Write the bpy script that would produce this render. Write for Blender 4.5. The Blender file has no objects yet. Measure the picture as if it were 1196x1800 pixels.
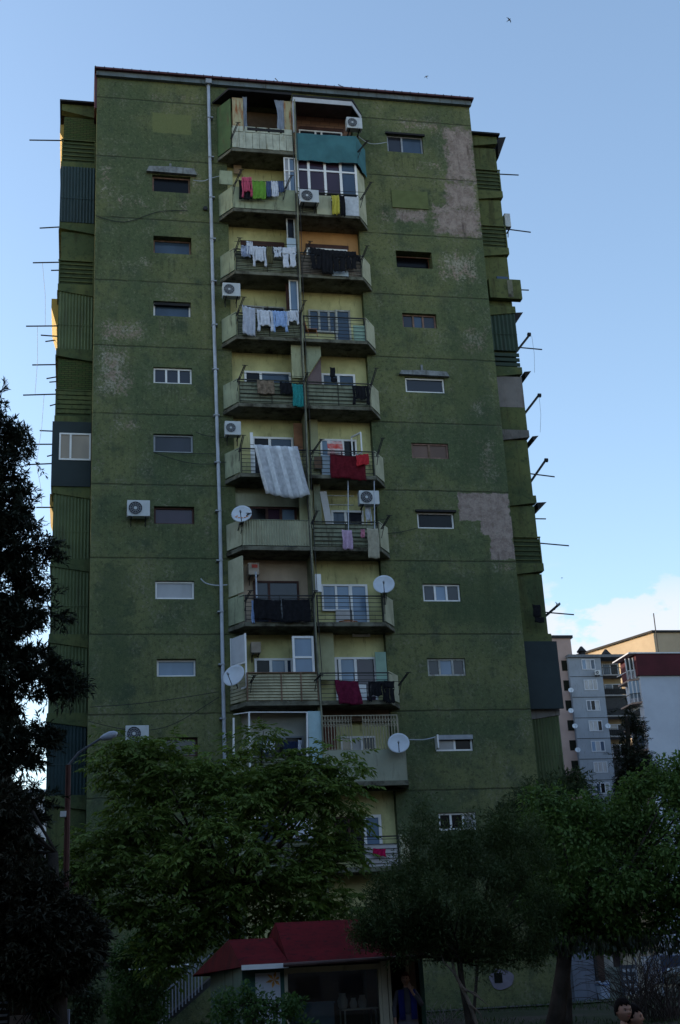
import bpy, bmesh, math, random
import numpy as np
from mathutils import Vector, Matrix
R = math.radians
random.seed(7); rng = np.random.default_rng(11)
SC = bpy.context.scene
COL = SC.collection

# ------------------------------------------------------------------ camera
FPX = 2296.69                                   # focal length in pixels of a 1800 px high picture
PITCH, ROLL, YAW = 0.349791, -0.054703, 0.208731
CAM = Vector((-0.357, -44.5607, 1.6))
cF = Vector((math.sin(YAW)*math.cos(PITCH), math.cos(YAW)*math.cos(PITCH), math.sin(PITCH)))
cr0 = Vector((math.cos(YAW), -math.sin(YAW), 0)); cu0 = cr0.cross(cF)
cR = math.cos(ROLL)*cr0 + math.sin(ROLL)*cu0
cU = -math.sin(ROLL)*cr0 + math.cos(ROLL)*cu0
cam = bpy.data.cameras.new('camera'); camo = bpy.data.objects.new('camera', cam); COL.objects.link(camo)
cam.sensor_fit = 'VERTICAL'; cam.sensor_height = 36; cam.lens = FPX/1800*36
cam.clip_start = 0.1; cam.clip_end = 3000
m = Matrix((cR, cU, -cF)).transposed().to_4x4(); m.translation = CAM
camo.matrix_world = m
SC.camera = camo

def W(x, y, Y=0.0):
    """survey helper: the point where the line of sight through picture point (x, y) meets the wall plane at depth Y"""
    d = cF*FPX + cR*(x-598) - cU*(y-900)
    return CAM + d*((Y-CAM.y)/d.y)

# ------------------------------------------------------------------ world, sun, exposure
SUN_EL, SUN_AZ = R(15), R(-66)                   # azimuth from +Y, negative = to the left
world = bpy.data.worlds.new('World'); SC.world = world; world.use_nodes = True
nt = world.node_tree; nt.nodes.clear()
out = nt.nodes.new('ShaderNodeOutputWorld'); bg = nt.nodes.new('ShaderNodeBackground')
sky = nt.nodes.new('ShaderNodeTexSky'); sky.sky_type = 'NISHITA'; sky.sun_disc = False
sky.sun_elevation = SUN_EL; sky.sun_rotation = SUN_AZ
sky.air_density = 1.0; sky.dust_density = 0.9; sky.ozone_density = 1.2
tc = nt.nodes.new('ShaderNodeTexCoord'); sep = nt.nodes.new('ShaderNodeSeparateXYZ')
nt.links.new(tc.outputs['Generated'], sep.inputs[0])
mp = nt.nodes.new('ShaderNodeMapping'); mp.inputs['Scale'].default_value = (1, 1, 2.2); mp.inputs['Location'].default_value = (0.35, 0.1, 0.2)
nt.links.new(tc.outputs['Generated'], mp.inputs[0])
ns = nt.nodes.new('ShaderNodeTexNoise'); ns.inputs['Scale'].default_value = 17; ns.inputs['Detail'].default_value = 9; ns.inputs['Roughness'].default_value = .58
nt.links.new(mp.outputs[0], ns.inputs['Vector'])
def wmath(op, a, b=None, clamp=False):
    n = nt.nodes.new('ShaderNodeMath'); n.operation = op; n.use_clamp = clamp
    for i, v in enumerate((a, b)):
        if v is None: continue
        if isinstance(v, (int, float)): n.inputs[i].default_value = v
        else: nt.links.new(v, n.inputs[i])
    return n.outputs[0]
def wmap(v, a, b):
    n = nt.nodes.new('ShaderNodeMapRange'); n.interpolation_type = 'SMOOTHSTEP'
    nt.links.new(v, n.inputs[0]); n.inputs[1].default_value = a; n.inputs[2].default_value = b
    return n.outputs[0]
low = wmap(sep.outputs[2], .300, .245)          # clouds bank up only low over the horizon
side = wmap(sep.outputs[0], .22, .36)
body = wmap(wmath('ADD', ns.outputs[0], wmath('MULTIPLY', low, .10)), .53, .62)
msk = wmath('MULTIPLY', wmath('MULTIPLY', body, side), wmath('MULTIPLY', low, .74))
mixc = nt.nodes.new('ShaderNodeMix'); mixc.data_type = 'RGBA'
nt.links.new(msk, mixc.inputs[0]); nt.links.new(sky.outputs[0], mixc.inputs[6])
mixc.inputs[7].default_value = (2.65, 2.6, 2.7, 1)
nt.links.new(mixc.outputs[2], bg.inputs[0]); bg.inputs[1].default_value = 0.13
nt.links.new(bg.outputs[0], out.inputs[0])
sl = bpy.data.lights.new('sun', 'SUN'); sl.energy = 2.2; sl.angle = R(.5); sl.color = (1, .82, .6)
so = bpy.data.objects.new('sun', sl); COL.objects.link(so)
sd = Vector((math.sin(SUN_AZ)*math.cos(SUN_EL), math.cos(SUN_AZ)*math.cos(SUN_EL), math.sin(SUN_EL)))
so.rotation_euler = sd.to_track_quat('Z', 'Y').to_euler()
SC.view_settings.view_transform = 'Standard'; SC.view_settings.look = 'None'
SC.view_settings.gamma = 1; SC.view_settings.exposure = 1.5

# ------------------------------------------------------------------ materials
class NB:
    """little node-building helper"""
    def __init__(s, name):
        s.m = bpy.data.materials.new(name); s.m.use_nodes = True; s.t = s.m.node_tree
        s.b = s.t.nodes['Principled BSDF']; s.o = s.t.nodes['Material Output']
        s.tc = s.t.nodes.new('ShaderNodeTexCoord')
    def _in(s, sock, v):
        if isinstance(v, bpy.types.NodeSocket): s.t.links.new(v, sock)
        elif isinstance(v, tuple) and len(v) == 3 and sock.type == 'RGBA': sock.default_value = v+(1,)
        else: sock.default_value = v
    def math(s, op, a, b=None, c=None, clamp=False):
        n = s.t.nodes.new('ShaderNodeMath'); n.operation = op; n.use_clamp = clamp
        for i, v in enumerate((a, b, c)):
            if v is not None: s._in(n.inputs[i], v)
        return n.outputs[0]
    def noise(s, sc, det=4, ro=.55, vec=None, scale3=None, out=0):
        v = vec or s.tc.outputs['Object']
        if scale3:
            mp = s.t.nodes.new('ShaderNodeMapping'); mp.inputs['Scale'].default_value = scale3
            s.t.links.new(v, mp.inputs[0]); v = mp.outputs[0]
        n = s.t.nodes.new('ShaderNodeTexNoise'); n.inputs['Scale'].default_value = sc
        n.inputs['Detail'].default_value = det; n.inputs['Roughness'].default_value = ro
        s.t.links.new(v, n.inputs['Vector']); return n.outputs[out]
    def rng(s, v, a, b, c=0., d=1., smooth=True):
        n = s.t.nodes.new('ShaderNodeMapRange'); n.interpolation_type = 'SMOOTHSTEP' if smooth else 'LINEAR'
        s._in(n.inputs[0], v)
        for i, x in enumerate((a, b, c, d)): n.inputs[i+1].default_value = x
        return n.outputs[0]
    def mix(s, f, a, b):
        n = s.t.nodes.new('ShaderNodeMix'); n.data_type = 'RGBA'
        s._in(n.inputs[0], f); s._in(n.inputs[6], a); s._in(n.inputs[7], b); return n.outputs[2]
    def bump(s, h, st=.3, dist=.02):
        n = s.t.nodes.new('ShaderNodeBump'); n.inputs['Strength'].default_value = st; n.inputs['Distance'].default_value = dist
        s._in(n.inputs['Height'], h); s.t.links.new(n.outputs[0], s.b.inputs['Normal'])
    def fin(s, col=None, rough=.8, spec=.3, metal=0.):
        if col is not None: s._in(s.b.inputs['Base Color'], col)
        s._in(s.b.inputs['Roughness'], rough); s.b.inputs['Specular IOR Level'].default_value = spec
        s.b.inputs['Metallic'].default_value = metal
        return s.m
_mc = {}
def mat(name, c, rough=.75, var=.25, sc=3., spec=.3, metal=0., dirt=None, dirt_amt=.5, streak=True, bump=.15):
    """weathered painted / fabric surface: base colour with soft variation and stains"""
    if name in _mc: return _mc[name]
    n = NB(name)
    a = n.noise(sc, 5, .6); b = n.noise(sc*9, 3, .6)
    col = n.mix(n.rng(a, .3, .7), tuple(x*(1-var) for x in c), tuple(min(1, x*(1+var*.6)) for x in c))
    if dirt:
        d = n.noise(2.2, 6, .7, scale3=(3, 3, .5) if streak else (1, 1, 1))
        col = n.mix(n.rng(d, .62-dirt_amt*.25, .80-dirt_amt*.15), col, dirt)
    if bump: n.bump(b, bump, .01)
    _mc[name] = n.fin(col, rough, spec, metal); return _mc[name]

SEAM0, ST = 7.93, 2.8                           # height of a panel joint and the storey height
GREEN_A, GREEN_B, GREEN_C = (.088, .113, .057), (.154, .163, .073), (.064, .084, .051)
SW_PX = [((a, b, c, d),) for a, b, c, d in ((268, 309, 335, 338), (270, 416, 337, 446), (270, 530, 336, 556), (270, 646, 338, 674), (270, 763, 340, 795), (271, 890, 342, 921), (273, 1021, 342, 1053), (276, 1158, 345, 1189), (681, 238, 744, 268), (697, 442, 760, 471), (708, 551, 768, 576), (713, 664, 782, 690), (724, 779, 789, 806), (734, 900, 799, 929), (744, 1026, 810, 1057), (752, 1157, 819, 1188))]
def facade_material():
    n = NB('green_roughcast')
    sep = n.t.nodes.new('ShaderNodeSeparateXYZ'); n.t.links.new(n.tc.outputs['Object'], sep.inputs[0])
    x, z = sep.outputs[0], sep.outputs[2]
    big = n.noise(.22, 4, .6); med = n.noise(1.1, 6, .65); fine = n.noise(26, 3, .7); spk = n.noise(9.5, 6, .85)
    str_ = n.noise(1.2, 5, .65, scale3=(2.2, 2.2, .25))
    col = n.mix(n.rng(big, .40, .60), GREEN_A, GREEN_B)
    col = n.mix(n.rng(med, .48, .72), col, GREEN_C)
    col = n.mix(n.math('MULTIPLY', n.rng(str_, .5, .75), .45), col, (.045, .050, .022))
    mo = n.noise(6.5, 6, .85); col = n.mix(n.math('MULTIPLY', n.rng(mo, .50, .60), .62), col, (.040, .050, .028)); col = n.mix(n.math('MULTIPLY', n.rng(n.noise(8.3, 4, .8), .54, .66), .6), col, (.20, .205, .125))
    # paint faded to grey speckle in places
    fad = n.math('MULTIPLY', n.rng(n.noise(.8, 6, .7), .48, .64), n.rng(spk, .49, .60))
    col = n.mix(n.math('MULTIPLY', fad, .85), col, (.24, .225, .165))
    jag = n.noise(3.0, 7, .7)
    def box(px0, py0, px1, py1, amp=.35):
        ym, xm = (py0+py1)/2, (px0+px1)/2
        x0, x1 = W(px0, ym).x, W(px1, ym).x; z1, z0 = W(xm, py0).z, W(xm, py1).z
        hx, hz = (x1-x0)/2, (z1-z0)/2
        a = n.math('SUBTRACT', hx, n.math('ABSOLUTE', n.math('SUBTRACT', x, (x0+x1)/2)))
        b = n.math('SUBTRACT', hz, n.math('ABSOLUTE', n.math('SUBTRACT', z, (z0+z1)/2)))
        d = n.math('MINIMUM', a, b)
        return n.math('ADD', d, n.math('MULTIPLY', n.math('SUBTRACT', jag, .52), amp*2))
    def union(lst):
        r = lst[0]
        for q in lst[1:]: r = n.math('MAXIMUM', r, q)
        return r
    bare = union([box(806, 866, 896, 916, .22), box(845, 905, 902, 940, .4), box(862, 935, 905, 985, .3)])
    speck = union([box(170, 560, 262, 604, .5), box(166, 604, 232, 700, .6), box(178, 650, 240, 692, .5), box(166, 672, 182, 712, .5),
                   box(170, 285, 200, 345, 1.), box(200, 340, 262, 365, .9), box(262, 165, 352, 178, .5), box(277, 556, 294, 596, .5),
                   box(282, 345, 296, 380, .5), box(310, 350, 335, 382, .5), box(330, 290, 356, 335, .7), box(240, 450, 270, 475, .7),
                   box(200, 735, 245, 765, .6), box(165, 800, 182, 838, .5), box(358, 895, 374, 970, .5), box(362, 1205, 378, 1265, .5),
                   box(362, 1270, 374, 1310, .4), box(285, 1062, 322, 1074, .4), box(355, 580, 366, 600, .3), box(355, 540, 366, 565, .3),
                   box(805, 575, 862, 625, .9), box(770, 440, 845, 500, 1.), box(860, 700, 872, 732, .4), box(820, 700, 858, 735, .9),
                   box(785, 675, 800, 690, .3), box(840, 770, 880, 850, 1.1), box(730, 280, 780, 300, .7), box(690, 430, 700, 440, .5),
                   box(664, 365, 690, 395, .5), box(700, 205, 780, 235, .9), box(690, 925, 700, 975, .4), box(860, 985, 905, 1010, .5)])
    bare2 = union([box(782, 225, 836, 322, .6), box(782, 320, 838, 372, .6), box(762, 362, 846, 414, .8), box(693, 368, 750, 391, .5)])
    bmask = n.math('MAXIMUM', n.rng(bare, -.02, .03), n.math('MULTIPLY', n.rng(bare2, -.12, .14), n.rng(n.math('ADD', spk, n.math('MULTIPLY', n.rng(bare2, .0, .5), .10)), .41, .52)))
    sill = n.rng(union([box(p_[0][0]+2, p_[0][3]+1, p_[0][2]-2, p_[0][3]+34, .35) for p_ in SW_PX]), -.05, .25)
    drip = n.rng(n.noise(1.6, 5, .7, scale3=(5, 5, .22)), .47, .60)
    col = n.mix(n.math('MULTIPLY', n.math('MULTIPLY', sill, drip), .32), col, (.030, .034, .020))
    smask = n.math('MULTIPLY', n.rng(speck, -.05, .30), n.rng(n.math('ADD', spk, n.math('MULTIPLY', n.rng(speck, .1, .7), .07)), .485, .60))
    conc = n.mix(n.rng(n.noise(2.6, 7, .75), .35, .65), (.36, .285, .25), (.21, .155, .135)); conc = n.mix(n.math('MULTIPLY', n.rng(n.noise(9, 4, .8), .5, .66), .6), conc, (.37, .32, .28))
    conc = n.mix(n.rng(str_, .55, .72), conc, (.085, .06, .055))
    grey = n.mix(n.rng(n.noise(1.8, 4), .42, .58), (.33, .30, .24), (.30, .22, .18))
    col = n.mix(smask, col, grey)
    col = n.mix(bmask, col, conc)
    # darker, newer green coat low on the right, lighter rectangle where a window was filled in
    newc = n.rng(union([box(745, 1000, 925, 1105, .8), box(640, 870, 680, 1100, .5), box(790, 580, 880, 860, 1.2), box(160, 985, 240, 1240, 1.2)]), 0, .3)
    col = n.mix(n.math('MULTIPLY', newc, .45), col, (.055, .078, .040))
    inf = n.rng(union([box(268, 200, 337, 235, .12)]), -.02, .03)
    col = n.mix(n.math('MULTIPLY', inf, .8), col, (.165, .180, .075))
    # joints between the wall panels: real grooves in the bump, dirt in the crack
    wob = n.math('MULTIPLY', n.math('SUBTRACT', n.noise(2.5, 6, .7), .5), .10)
    t = n.math('FRACT', n.math('DIVIDE', n.math('ADD', n.math('SUBTRACT', z, SEAM0-.0), n.math('ADD', wob, 28.0+1.4)), ST))
    ds = n.math('MULTIPLY', n.math('ABSOLUTE', n.math('SUBTRACT', t, .5)), ST)
    seam = n.math('MULTIPLY', n.rng(ds, .045, .012), n.rng(n.noise(1.7, 4, .6), .32, .5, .35, 1.))
    col = n.mix(n.math('MULTIPLY', seam, .6), col, (.025, .028, .018))
    below = n.math('MULTIPLY', n.rng(n.math('SUBTRACT', 0., n.math('SUBTRACT', t, .5)), -.10, .0), n.rng(str_, .45, .7))
    col = n.mix(n.math('MULTIPLY', n.rng(ds, .35, .0), n.math('MULTIPLY', n.rng(str_, .48, .7), .45)), col, (.11, .11, .075))
    col = n.mix(n.math('MULTIPLY', n.rng(n.noise(19, 4, .8), .52, .70), .45), col, (.016, .022, .012)); h = n.math('ADD', n.math('MULTIPLY', fine, .6), n.math('MULTIPLY', spk, .6))
    h = n.math('SUBTRACT', h, n.math('MULTIPLY', seam, 1.0))
    h = n.math('SUBTRACT', h, n.math('MULTIPLY', bmask, .5))
    n.bump(h, .75, .03)
    return n.fin(col, .92, .15)
M_FACADE = facade_material()
def green_side():
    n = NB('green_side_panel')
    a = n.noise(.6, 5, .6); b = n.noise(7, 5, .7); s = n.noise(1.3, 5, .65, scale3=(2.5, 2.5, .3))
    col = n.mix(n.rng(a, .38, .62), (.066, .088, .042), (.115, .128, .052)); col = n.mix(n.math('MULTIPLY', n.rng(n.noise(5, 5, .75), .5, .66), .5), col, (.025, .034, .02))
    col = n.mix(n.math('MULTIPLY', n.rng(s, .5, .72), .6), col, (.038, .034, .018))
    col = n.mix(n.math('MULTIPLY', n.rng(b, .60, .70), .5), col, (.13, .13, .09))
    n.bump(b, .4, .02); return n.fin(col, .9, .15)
M_SIDE = green_side()
M_BRICKG = None
def brick_green():
    n = NB('green_brick'); br = n.t.nodes.new('ShaderNodeTexBrick')
    mp = n.t.nodes.new('ShaderNodeMapping'); mp.inputs['Rotation'].default_value = (R(90), 0, 0)
    n.t.links.new(n.tc.outputs['Object'], mp.inputs[0]); n.t.links.new(mp.outputs[0], br.inputs['Vector'])
    br.inputs['Scale'].default_value = 1; br.inputs['Brick Width'].default_value = .26; br.inputs['Row Height'].default_value = .085; br.inputs['Mortar Size'].default_value = .01
    br.inputs['Color1'].default_value = (.05, .08, .026, 1); br.inputs['Color2'].default_value = (.075, .085, .032, 1); br.inputs['Mortar'].default_value = (.025, .03, .015, 1)
    n.bump(br.outputs['Fac'], .5, -.01); return n.fin(br.outputs['Color'], .9, .15)
M_BRICKG = brick_green()
def brick_brown():
    n = NB('brown_brick'); br = n.t.nodes.new('ShaderNodeTexBrick')
    mp = n.t.nodes.new('ShaderNodeMapping'); mp.inputs['Rotation'].default_value = (R(90), 0, 0)
    n.t.links.new(n.tc.outputs['Object'], mp.inputs[0]); n.t.links.new(mp.outputs[0], br.inputs['Vector'])
    br.inputs['Scale'].default_value = 1; br.inputs['Brick Width'].default_value = .4; br.inputs['Row Height'].default_value = .2; br.inputs['Mortar Size'].default_value = .012
    br.inputs['Color1'].default_value = (.20, .11, .085, 1); br.inputs['Color2'].default_value = (.26, .15, .11, 1); br.inputs['Mortar'].default_value = (.12, .08, .07, 1)
    return n.fin(br.outputs['Color'], .9, .15)
M_BRICKB = brick_brown()

DIRT = (.05, .045, .03)
M_YEL = mat('faded_yellow_plaster', (.56, .53, .27), .9, .22, 1.2, .15, dirt=(.17, .15, .08), dirt_amt=.35)
M_ORA = mat('orange_plaster', (.58, .31, .135), .9, .15, 1.2, .15, dirt=(.25, .15, .09), dirt_amt=.2)
M_BEI = mat('beige_plaster', (.48, .37, .28), .9, .15, 1.2, .15, dirt=(.22, .18, .14), dirt_amt=.2)
M_WHP = mat('grey_white_plaster', (.45, .45, .42), .9, .12, 1.2, .15)
M_PAN = mat('pale_green_concrete', (.31, .335, .225), .9, .22, 1.5, .15, dirt=(.12, .12, .085), dirt_amt=.45)
M_PAY = mat('cream_panel', (.42, .41, .29), .85, .18, 1.5, .15, dirt=(.2, .18, .12), dirt_amt=.35)
M_SLAB = mat('stained_slab', (.16, .155, .12), .95, .35, 2, .1, dirt=(.035, .03, .022), dirt_amt=.7, streak=False, bump=.4)
M_CREAM = mat('cream_column', (.40, .40, .25), .9, .15, 1.2, .15, dirt=(.2, .19, .12), dirt_amt=.3)
M_SLAT = mat('faded_green_boards', (.20, .215, .155), .85, .3, 2, .2, dirt=(.07, .065, .045), dirt_amt=.5)
M_LOUV = mat('cream_boards', (.40, .37, .25), .85, .25, 2, .2, dirt=(.15, .12, .07), dirt_amt=.4)
M_GAP = mat('dark_gap', (.012, .013, .010), .9, .1, 1, .1, bump=0)
M_IRON = mat('black_iron', (.02, .02, .022), .6, .3, 5, .3)
M_RUST = mat('rusty_metal', (.13, .055, .03), .85, .4, 5, .2, dirt=(.28, .24, .15), dirt_amt=.3)
M_RUSTC = mat('rusting_cream_sheet', (.40, .36, .22), .8, .15, 2, .2, dirt=(.26, .07, .02), dirt_amt=.85)
M_GRSH = mat('green_sheet', (.07, .12, .045), .7, .2, 2, .3, dirt=(.10, .05, .03), dirt_amt=.4)
M_DKROOF = mat('dark_roofing', (.025, .024, .026), .8, .3, 2, .2)
M_REDROOF = mat('dark_red_sheet', (.085, .018, .022), .55, .25, 2, .4, dirt=(.03, .015, .015), dirt_amt=.4)
M_FASC = mat('grey_blue_board', (.14, .17, .19), .8, .25, 1.5, .2, dirt=(.07, .07, .06), dirt_amt=.5)
M_PIPE = mat('grey_pipe', (.42, .45, .52), .5, .15, 3, .4, dirt=(.25, .22, .2), dirt_amt=.3)
M_PVC = mat('white_frame', (.78, .76, .76), .45, .06, 3, .4, bump=0)
M_OLDW = mat('old_white_wood', (.42, .42, .40), .8, .3, 6, .2, dirt=(.15, .11, .08), dirt_amt=.5)
M_BRWOOD = mat('dark_brown_frame', (.07, .03, .025), .7, .3, 4, .3)
M_PKWOOD = mat('weathered_wood', (.22, .13, .11), .85, .3, 5, .2, dirt=(.10, .09, .04), dirt_amt=.6)
M_GREYF = mat('grey_metal_frame', (.28, .30, .34), .5, .15, 4, .4)
def glass(name, c, rough=.12, spec=.38):
    if name in _mc: return _mc[name]
    n = NB(name); a = n.noise(.9, 3, .5, scale3=(1, 1, .4)); n.bump(n.noise(.8, 2), .05, .05)
    col = n.mix(n.rng(a, .35, .65), tuple(v*.7 for v in c), c)
    _mc[name] = n.fin(col, rough, spec); return _mc[name]
G_DK = glass('dark_window_glass', (.006, .006, .008), .2, .2)
G_BL = glass('blue_window_glass', (.05, .08, .13))
G_CU = glass('glass_over_blue_curtain', (.18, .26, .38))
G_CW = glass('glass_over_white_curtain', (.36, .36, .38))
G_GR = glass('grey_window_glass', (.03, .032, .045))
G_PU = glass('violet_window_glass', (.045, .025, .045))
G_WM = glass('glass_before_a_lamplit_blind', (.42, .34, .26))  # warm light put into the pane colour
G_BRN = glass('glass_over_brown_paper', (.15, .09, .07), .5, .3)
def stripes_mat(name, cols, freq, axis=0, rough=.8, lean=0.):
    n = NB(name); sep = n.t.nodes.new('ShaderNodeSeparateXYZ'); n.t.links.new(n.tc.outputs['Object'], sep.inputs[0])
    f = n.math('FRACT', n.math('MULTIPLY', n.math('ADD', sep.outputs[axis], n.math('MULTIPLY', sep.outputs[2], lean)), freq))
    col = n.mix(n.math('MINIMUM', n.rng(f, .30, .36), n.rng(f, .98, .93)), cols[0], cols[1])
    return n.fin(n.mix(n.rng(n.noise(6, 4), .3, .7), col, tuple((a+b)/2 for a, b in zip(*cols))), rough)
def corr_mat(name, c, d):
    n = NB(name); a = n.noise(.9, 5, .6); s = n.noise(1.4, 5, .65, scale3=(3, 3, .3))
    col = n.mix(n.rng(a, .35, .65), tuple(v*.75 for v in c), c); col = n.mix(n.math('MULTIPLY', n.rng(s, .5, .7), .6), col, d)
    return n.fin(col, .6, .3)
M_CORG = corr_mat('green_corrugated_sheet', (.095, .125, .055), (.06, .065, .035))
M_CORT = corr_mat('dark_teal_corrugated_sheet', (.022, .045, .05), (.018, .03, .032))
M_CORD = corr_mat('dark_green_corrugated_sheet', (.018, .040, .022), (.015, .02, .012))
M_CORC = corr_mat('cream_corrugated_sheet', (.36, .36, .25), (.22, .2, .13))
M_DARKP = mat('dark_blue_grey_board', (.022, .034, .038), .7, .15, 1, .3)
M_TEAL = mat('teal_fabric', (.055, .155, .175), .85, .2, 1.5, .2, dirt=(.05, .16, .17), dirt_amt=.3)

# ------------------------------------------------------------------ mesh helpers
class MB:
    def __init__(s): s.v = []; s.f = []
    def quad(s, *p):
        i = len(s.v); s.v += [tuple(q) for q in p]; s.f.append(tuple(range(i, i+len(p)))); return s
    def box(s, x0, x1, y0, y1, z0, z1):
        i = len(s.v)
        s.v += [(x, y, z) for z in (z0, z1) for x, y in ((x0, y0), (x1, y0), (x1, y1), (x0, y1))]
        s.f += [tuple(i+k for k in q) for q in ((3, 2, 1, 0), (4, 5, 6, 7), (0, 1, 5, 4), (1, 2, 6, 5), (2, 3, 7, 6), (3, 0, 4, 7))]
        return s
    def prism(s, poly, z0, z1):
        i = len(s.v); n = len(poly)
        s.v += [(x, y, z0) for x, y in poly]+[(x, y, z1) for x, y in poly]
        s.f.append(tuple(range(i+n-1, i-1, -1))); s.f.append(tuple(range(i+n, i+2*n)))
        for k in range(n): s.f.append((i+k, i+(k+1) % n, i+n+(k+1) % n, i+n+k))
        return s
    def prismY(s, poly, y0, y1):                # polygon in (x, z)
        i = len(s.v); n = len(poly)
        s.v += [(x, y0, z) for x, z in poly]+[(x, y1, z) for x, z in poly]
        s.f.append(tuple(range(i, i+n))); s.f.append(tuple(range(i+2*n-1, i+n-1, -1)))
        for k in range(n): s.f.append((i+(k+1) % n, i+k, i+n+k, i+n+(k+1) % n))
        return s
    def beam(s, a, b, w, h=None, up=(0, 0, 1)):
        a, b = Vector(a), Vector(b); d = (b-a).normalized(); h = h or w
        u = Vector(up); sd_ = d.cross(u)
        if sd_.length < 1e-3: sd_ = d.cross(Vector((0, 1, 0)))
        sd_.normalize(); u = sd_.cross(d)
        i = len(s.v)
        for p in (a, b):
            for x, z in ((-1, -1), (1, -1), (1, 1), (-1, 1)): s.v.append(tuple(p+sd_*x*w/2+u*z*h/2))
        s.f += [tuple(i+k for k in q) for q in ((3, 2, 1, 0), (4, 5, 6, 7), (0, 1, 5, 4), (1, 2, 6, 5), (2, 3, 7, 6), (3, 0, 4, 7))]
        return s
    def tube(s, pts, r, n=6, cap=True):
        pts = [Vector(p) for p in pts]; rs = r if isinstance(r, (list, tuple)) else [r]*len(pts)
        i0 = len(s.v)
        for k, p in enumerate(pts):
            d = (pts[min(k+1, len(pts)-1)]-pts[max(k-1, 0)]).normalized()
            a = d.cross(Vector((0, 0, 1)) if abs(d.z) < .9 else Vector((0, 1, 0))).normalized(); b = d.cross(a)
            for j in range(n):
                t = 2*math.pi*j/n; s.v.append(tuple(p+(a*math.cos(t)+b*math.sin(t))*rs[k]))
        for k in range(len(pts)-1):
            for j in range(n):
                a0 = i0+k*n+j; a1 = i0+k*n+(j+1) % n; s.f.append((a0, a1, a1+n, a0+n))
        if cap: s.f.append(tuple(i0+j for j in range(n-1, -1, -1))); s.f.append(tuple(i0+(len(pts)-1)*n+j for j in range(n)))
        return s
    def strip(s, TL, TR, L, nu=8, nv=8, fold=.03, nf=3, ph=0., squeeze=0., hem=.02, lean=0.):
        TL, TR = Vector(TL), Vector(TR); i = len(s.v); w = TR-TL; mid = (TL+TR)/2
        for b in range(nv+1):
            v = b/nv
            for a in range(nu+1):
                u = a/nu; uu = .5+(u-.5)*(1-squeeze*math.sin(math.pi*min(v*1.1, 1)))
                p = TL+w*uu
                z = -L*v*(1+hem*math.sin(u*9+ph*3)/max(L, .1)+(.10*math.sin(math.pi*u) if L > 1.5 else 0)) + (-.02*math.sin(math.pi*u) if v == 0 else 0)
                y = fold*math.sin(2*math.pi*nf*u+ph+v*1.2)*(.35+.65*v)+.012*math.sin(17*u+11*v+ph)
                s.v.append((p.x+lean*v+.01*math.sin(7*v+ph), p.y+y, p.z+z))
        for b in range(nv):
            for a in range(nu):
                k = i+b*(nu+1)+a; s.f.append((k, k+1, k+nu+2, k+nu+1))
        return s
    def obj(s, name, m, parent=None, smooth=False):
        me = bpy.data.meshes.new(name); me.from_pydata(s.v, [], s.f); me.materials.append(m)
        if smooth: me.polygons.foreach_set('use_smooth', [True]*len(me.polygons))
        o = bpy.data.objects.new(name, me); COL.objects.link(o)
        if parent: o.parent = parent; o.matrix_parent_inverse = parent.matrix_world.inverted()
        return o
def tag(o, label=None, cat=None, group=None, kind=None):
    for k, v in (('label', label), ('category', cat), ('group', group), ('kind', kind)):
        if v: o[k] = v
    return o
def empty(name, loc, label=None, cat=None, group=None):
    o = bpy.data.objects.new(name, None); COL.objects.link(o); o.location = loc; o.empty_display_size = .2
    o.matrix_world = Matrix.Translation(Vector(loc))
    return tag(o, label, cat, group)
def bevel(o, w=.01, seg=2):
    b = o.modifiers.new('b', 'BEVEL'); b.width = w; b.segments = seg; b.limit_method = 'ANGLE'; return o
def rect(px0, py0, px1, py1, Y=0.):
    ym, xm = (py0+py1)/2, (px0+px1)/2
    return W(px0, ym, Y).x, W(px1, ym, Y).x, W(xm, py1, Y).z, W(xm, py0, Y).z

# ------------------------------------------------------------------ ground
def gz(Y):
    if Y < -34: return 0.
    if Y < -22: return .3*(Y+34)/12
    if Y < -5: return .3+.5*(Y+22)/17
    return .8
def ground():
    xs = [-900, -200, -60, -30]+[i*1. for i in range(-20, 41)]+[60, 100, 250, 900]
    ys = [-300, -120, -70, -50]+[i*1. for i in range(-46, 12)]+[20, 40, 80, 200, 600, 1400]
    v = [(x, y, gz(y)+(.03*math.sin(x*1.3+y)*math.cos(y*.9) if -34 < y < -3 else 0)) for y in ys for x in xs]
    nx = len(xs); f = [(j*nx+i, j*nx+i+1, (j+1)*nx+i+1, (j+1)*nx+i) for j in range(len(ys)-1) for i in range(nx-1)]
    mb = MB(); mb.v = v; mb.f = f
    n = NB('worn_ground'); a = n.noise(.35, 6, .65); b = n.noise(6, 5, .7)
    col = n.mix(n.rng(a, .42, .58), (.020, .028, .012), (.042, .036, .030)); col = n.mix(n.rng(b, .45, .7), col, (.022, .020, .015))
    n.bump(b, .5, .04)
    tag(mb.obj('ground', n.fin(col, .95, .1)), kind='structure')
    p = MB()
    for X0, X1 in ((9., 40.),):
        p.quad((X0, -4.6, gz(-4.6)+.045), (X1, -4.6, gz(-4.6)+.045), (X1, -2.6, gz(-2.6)+.045), (X0, -2.6, gz(-2.6)+.045))
    tag(p.obj('path', mat('grey_paving', (.06, .058, .056), .9, .3, 2, .15, dirt=(.05, .045, .04))), kind='structure')
ground()

# ------------------------------------------------------------------ the green tower
WID, TOP = 15.72, 36.95
tower = empty('apartment_building', (WID/2, 10, .8), 'tall green roughcast apartment block with a central stack of balconies and peeling paint', 'apartment building')
M_F = dict(pvc=M_PVC, old=M_OLDW, br=M_BRWOOD, pk=M_PKWOOD, gr=M_GREYF, rust=M_RUST)
G_ = dict(dk=G_DK, bl=G_BL, cu=G_CU, cw=G_CW, gr=G_GR, pu=G_PU, wm=G_WM, brn=G_BRN)
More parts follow.
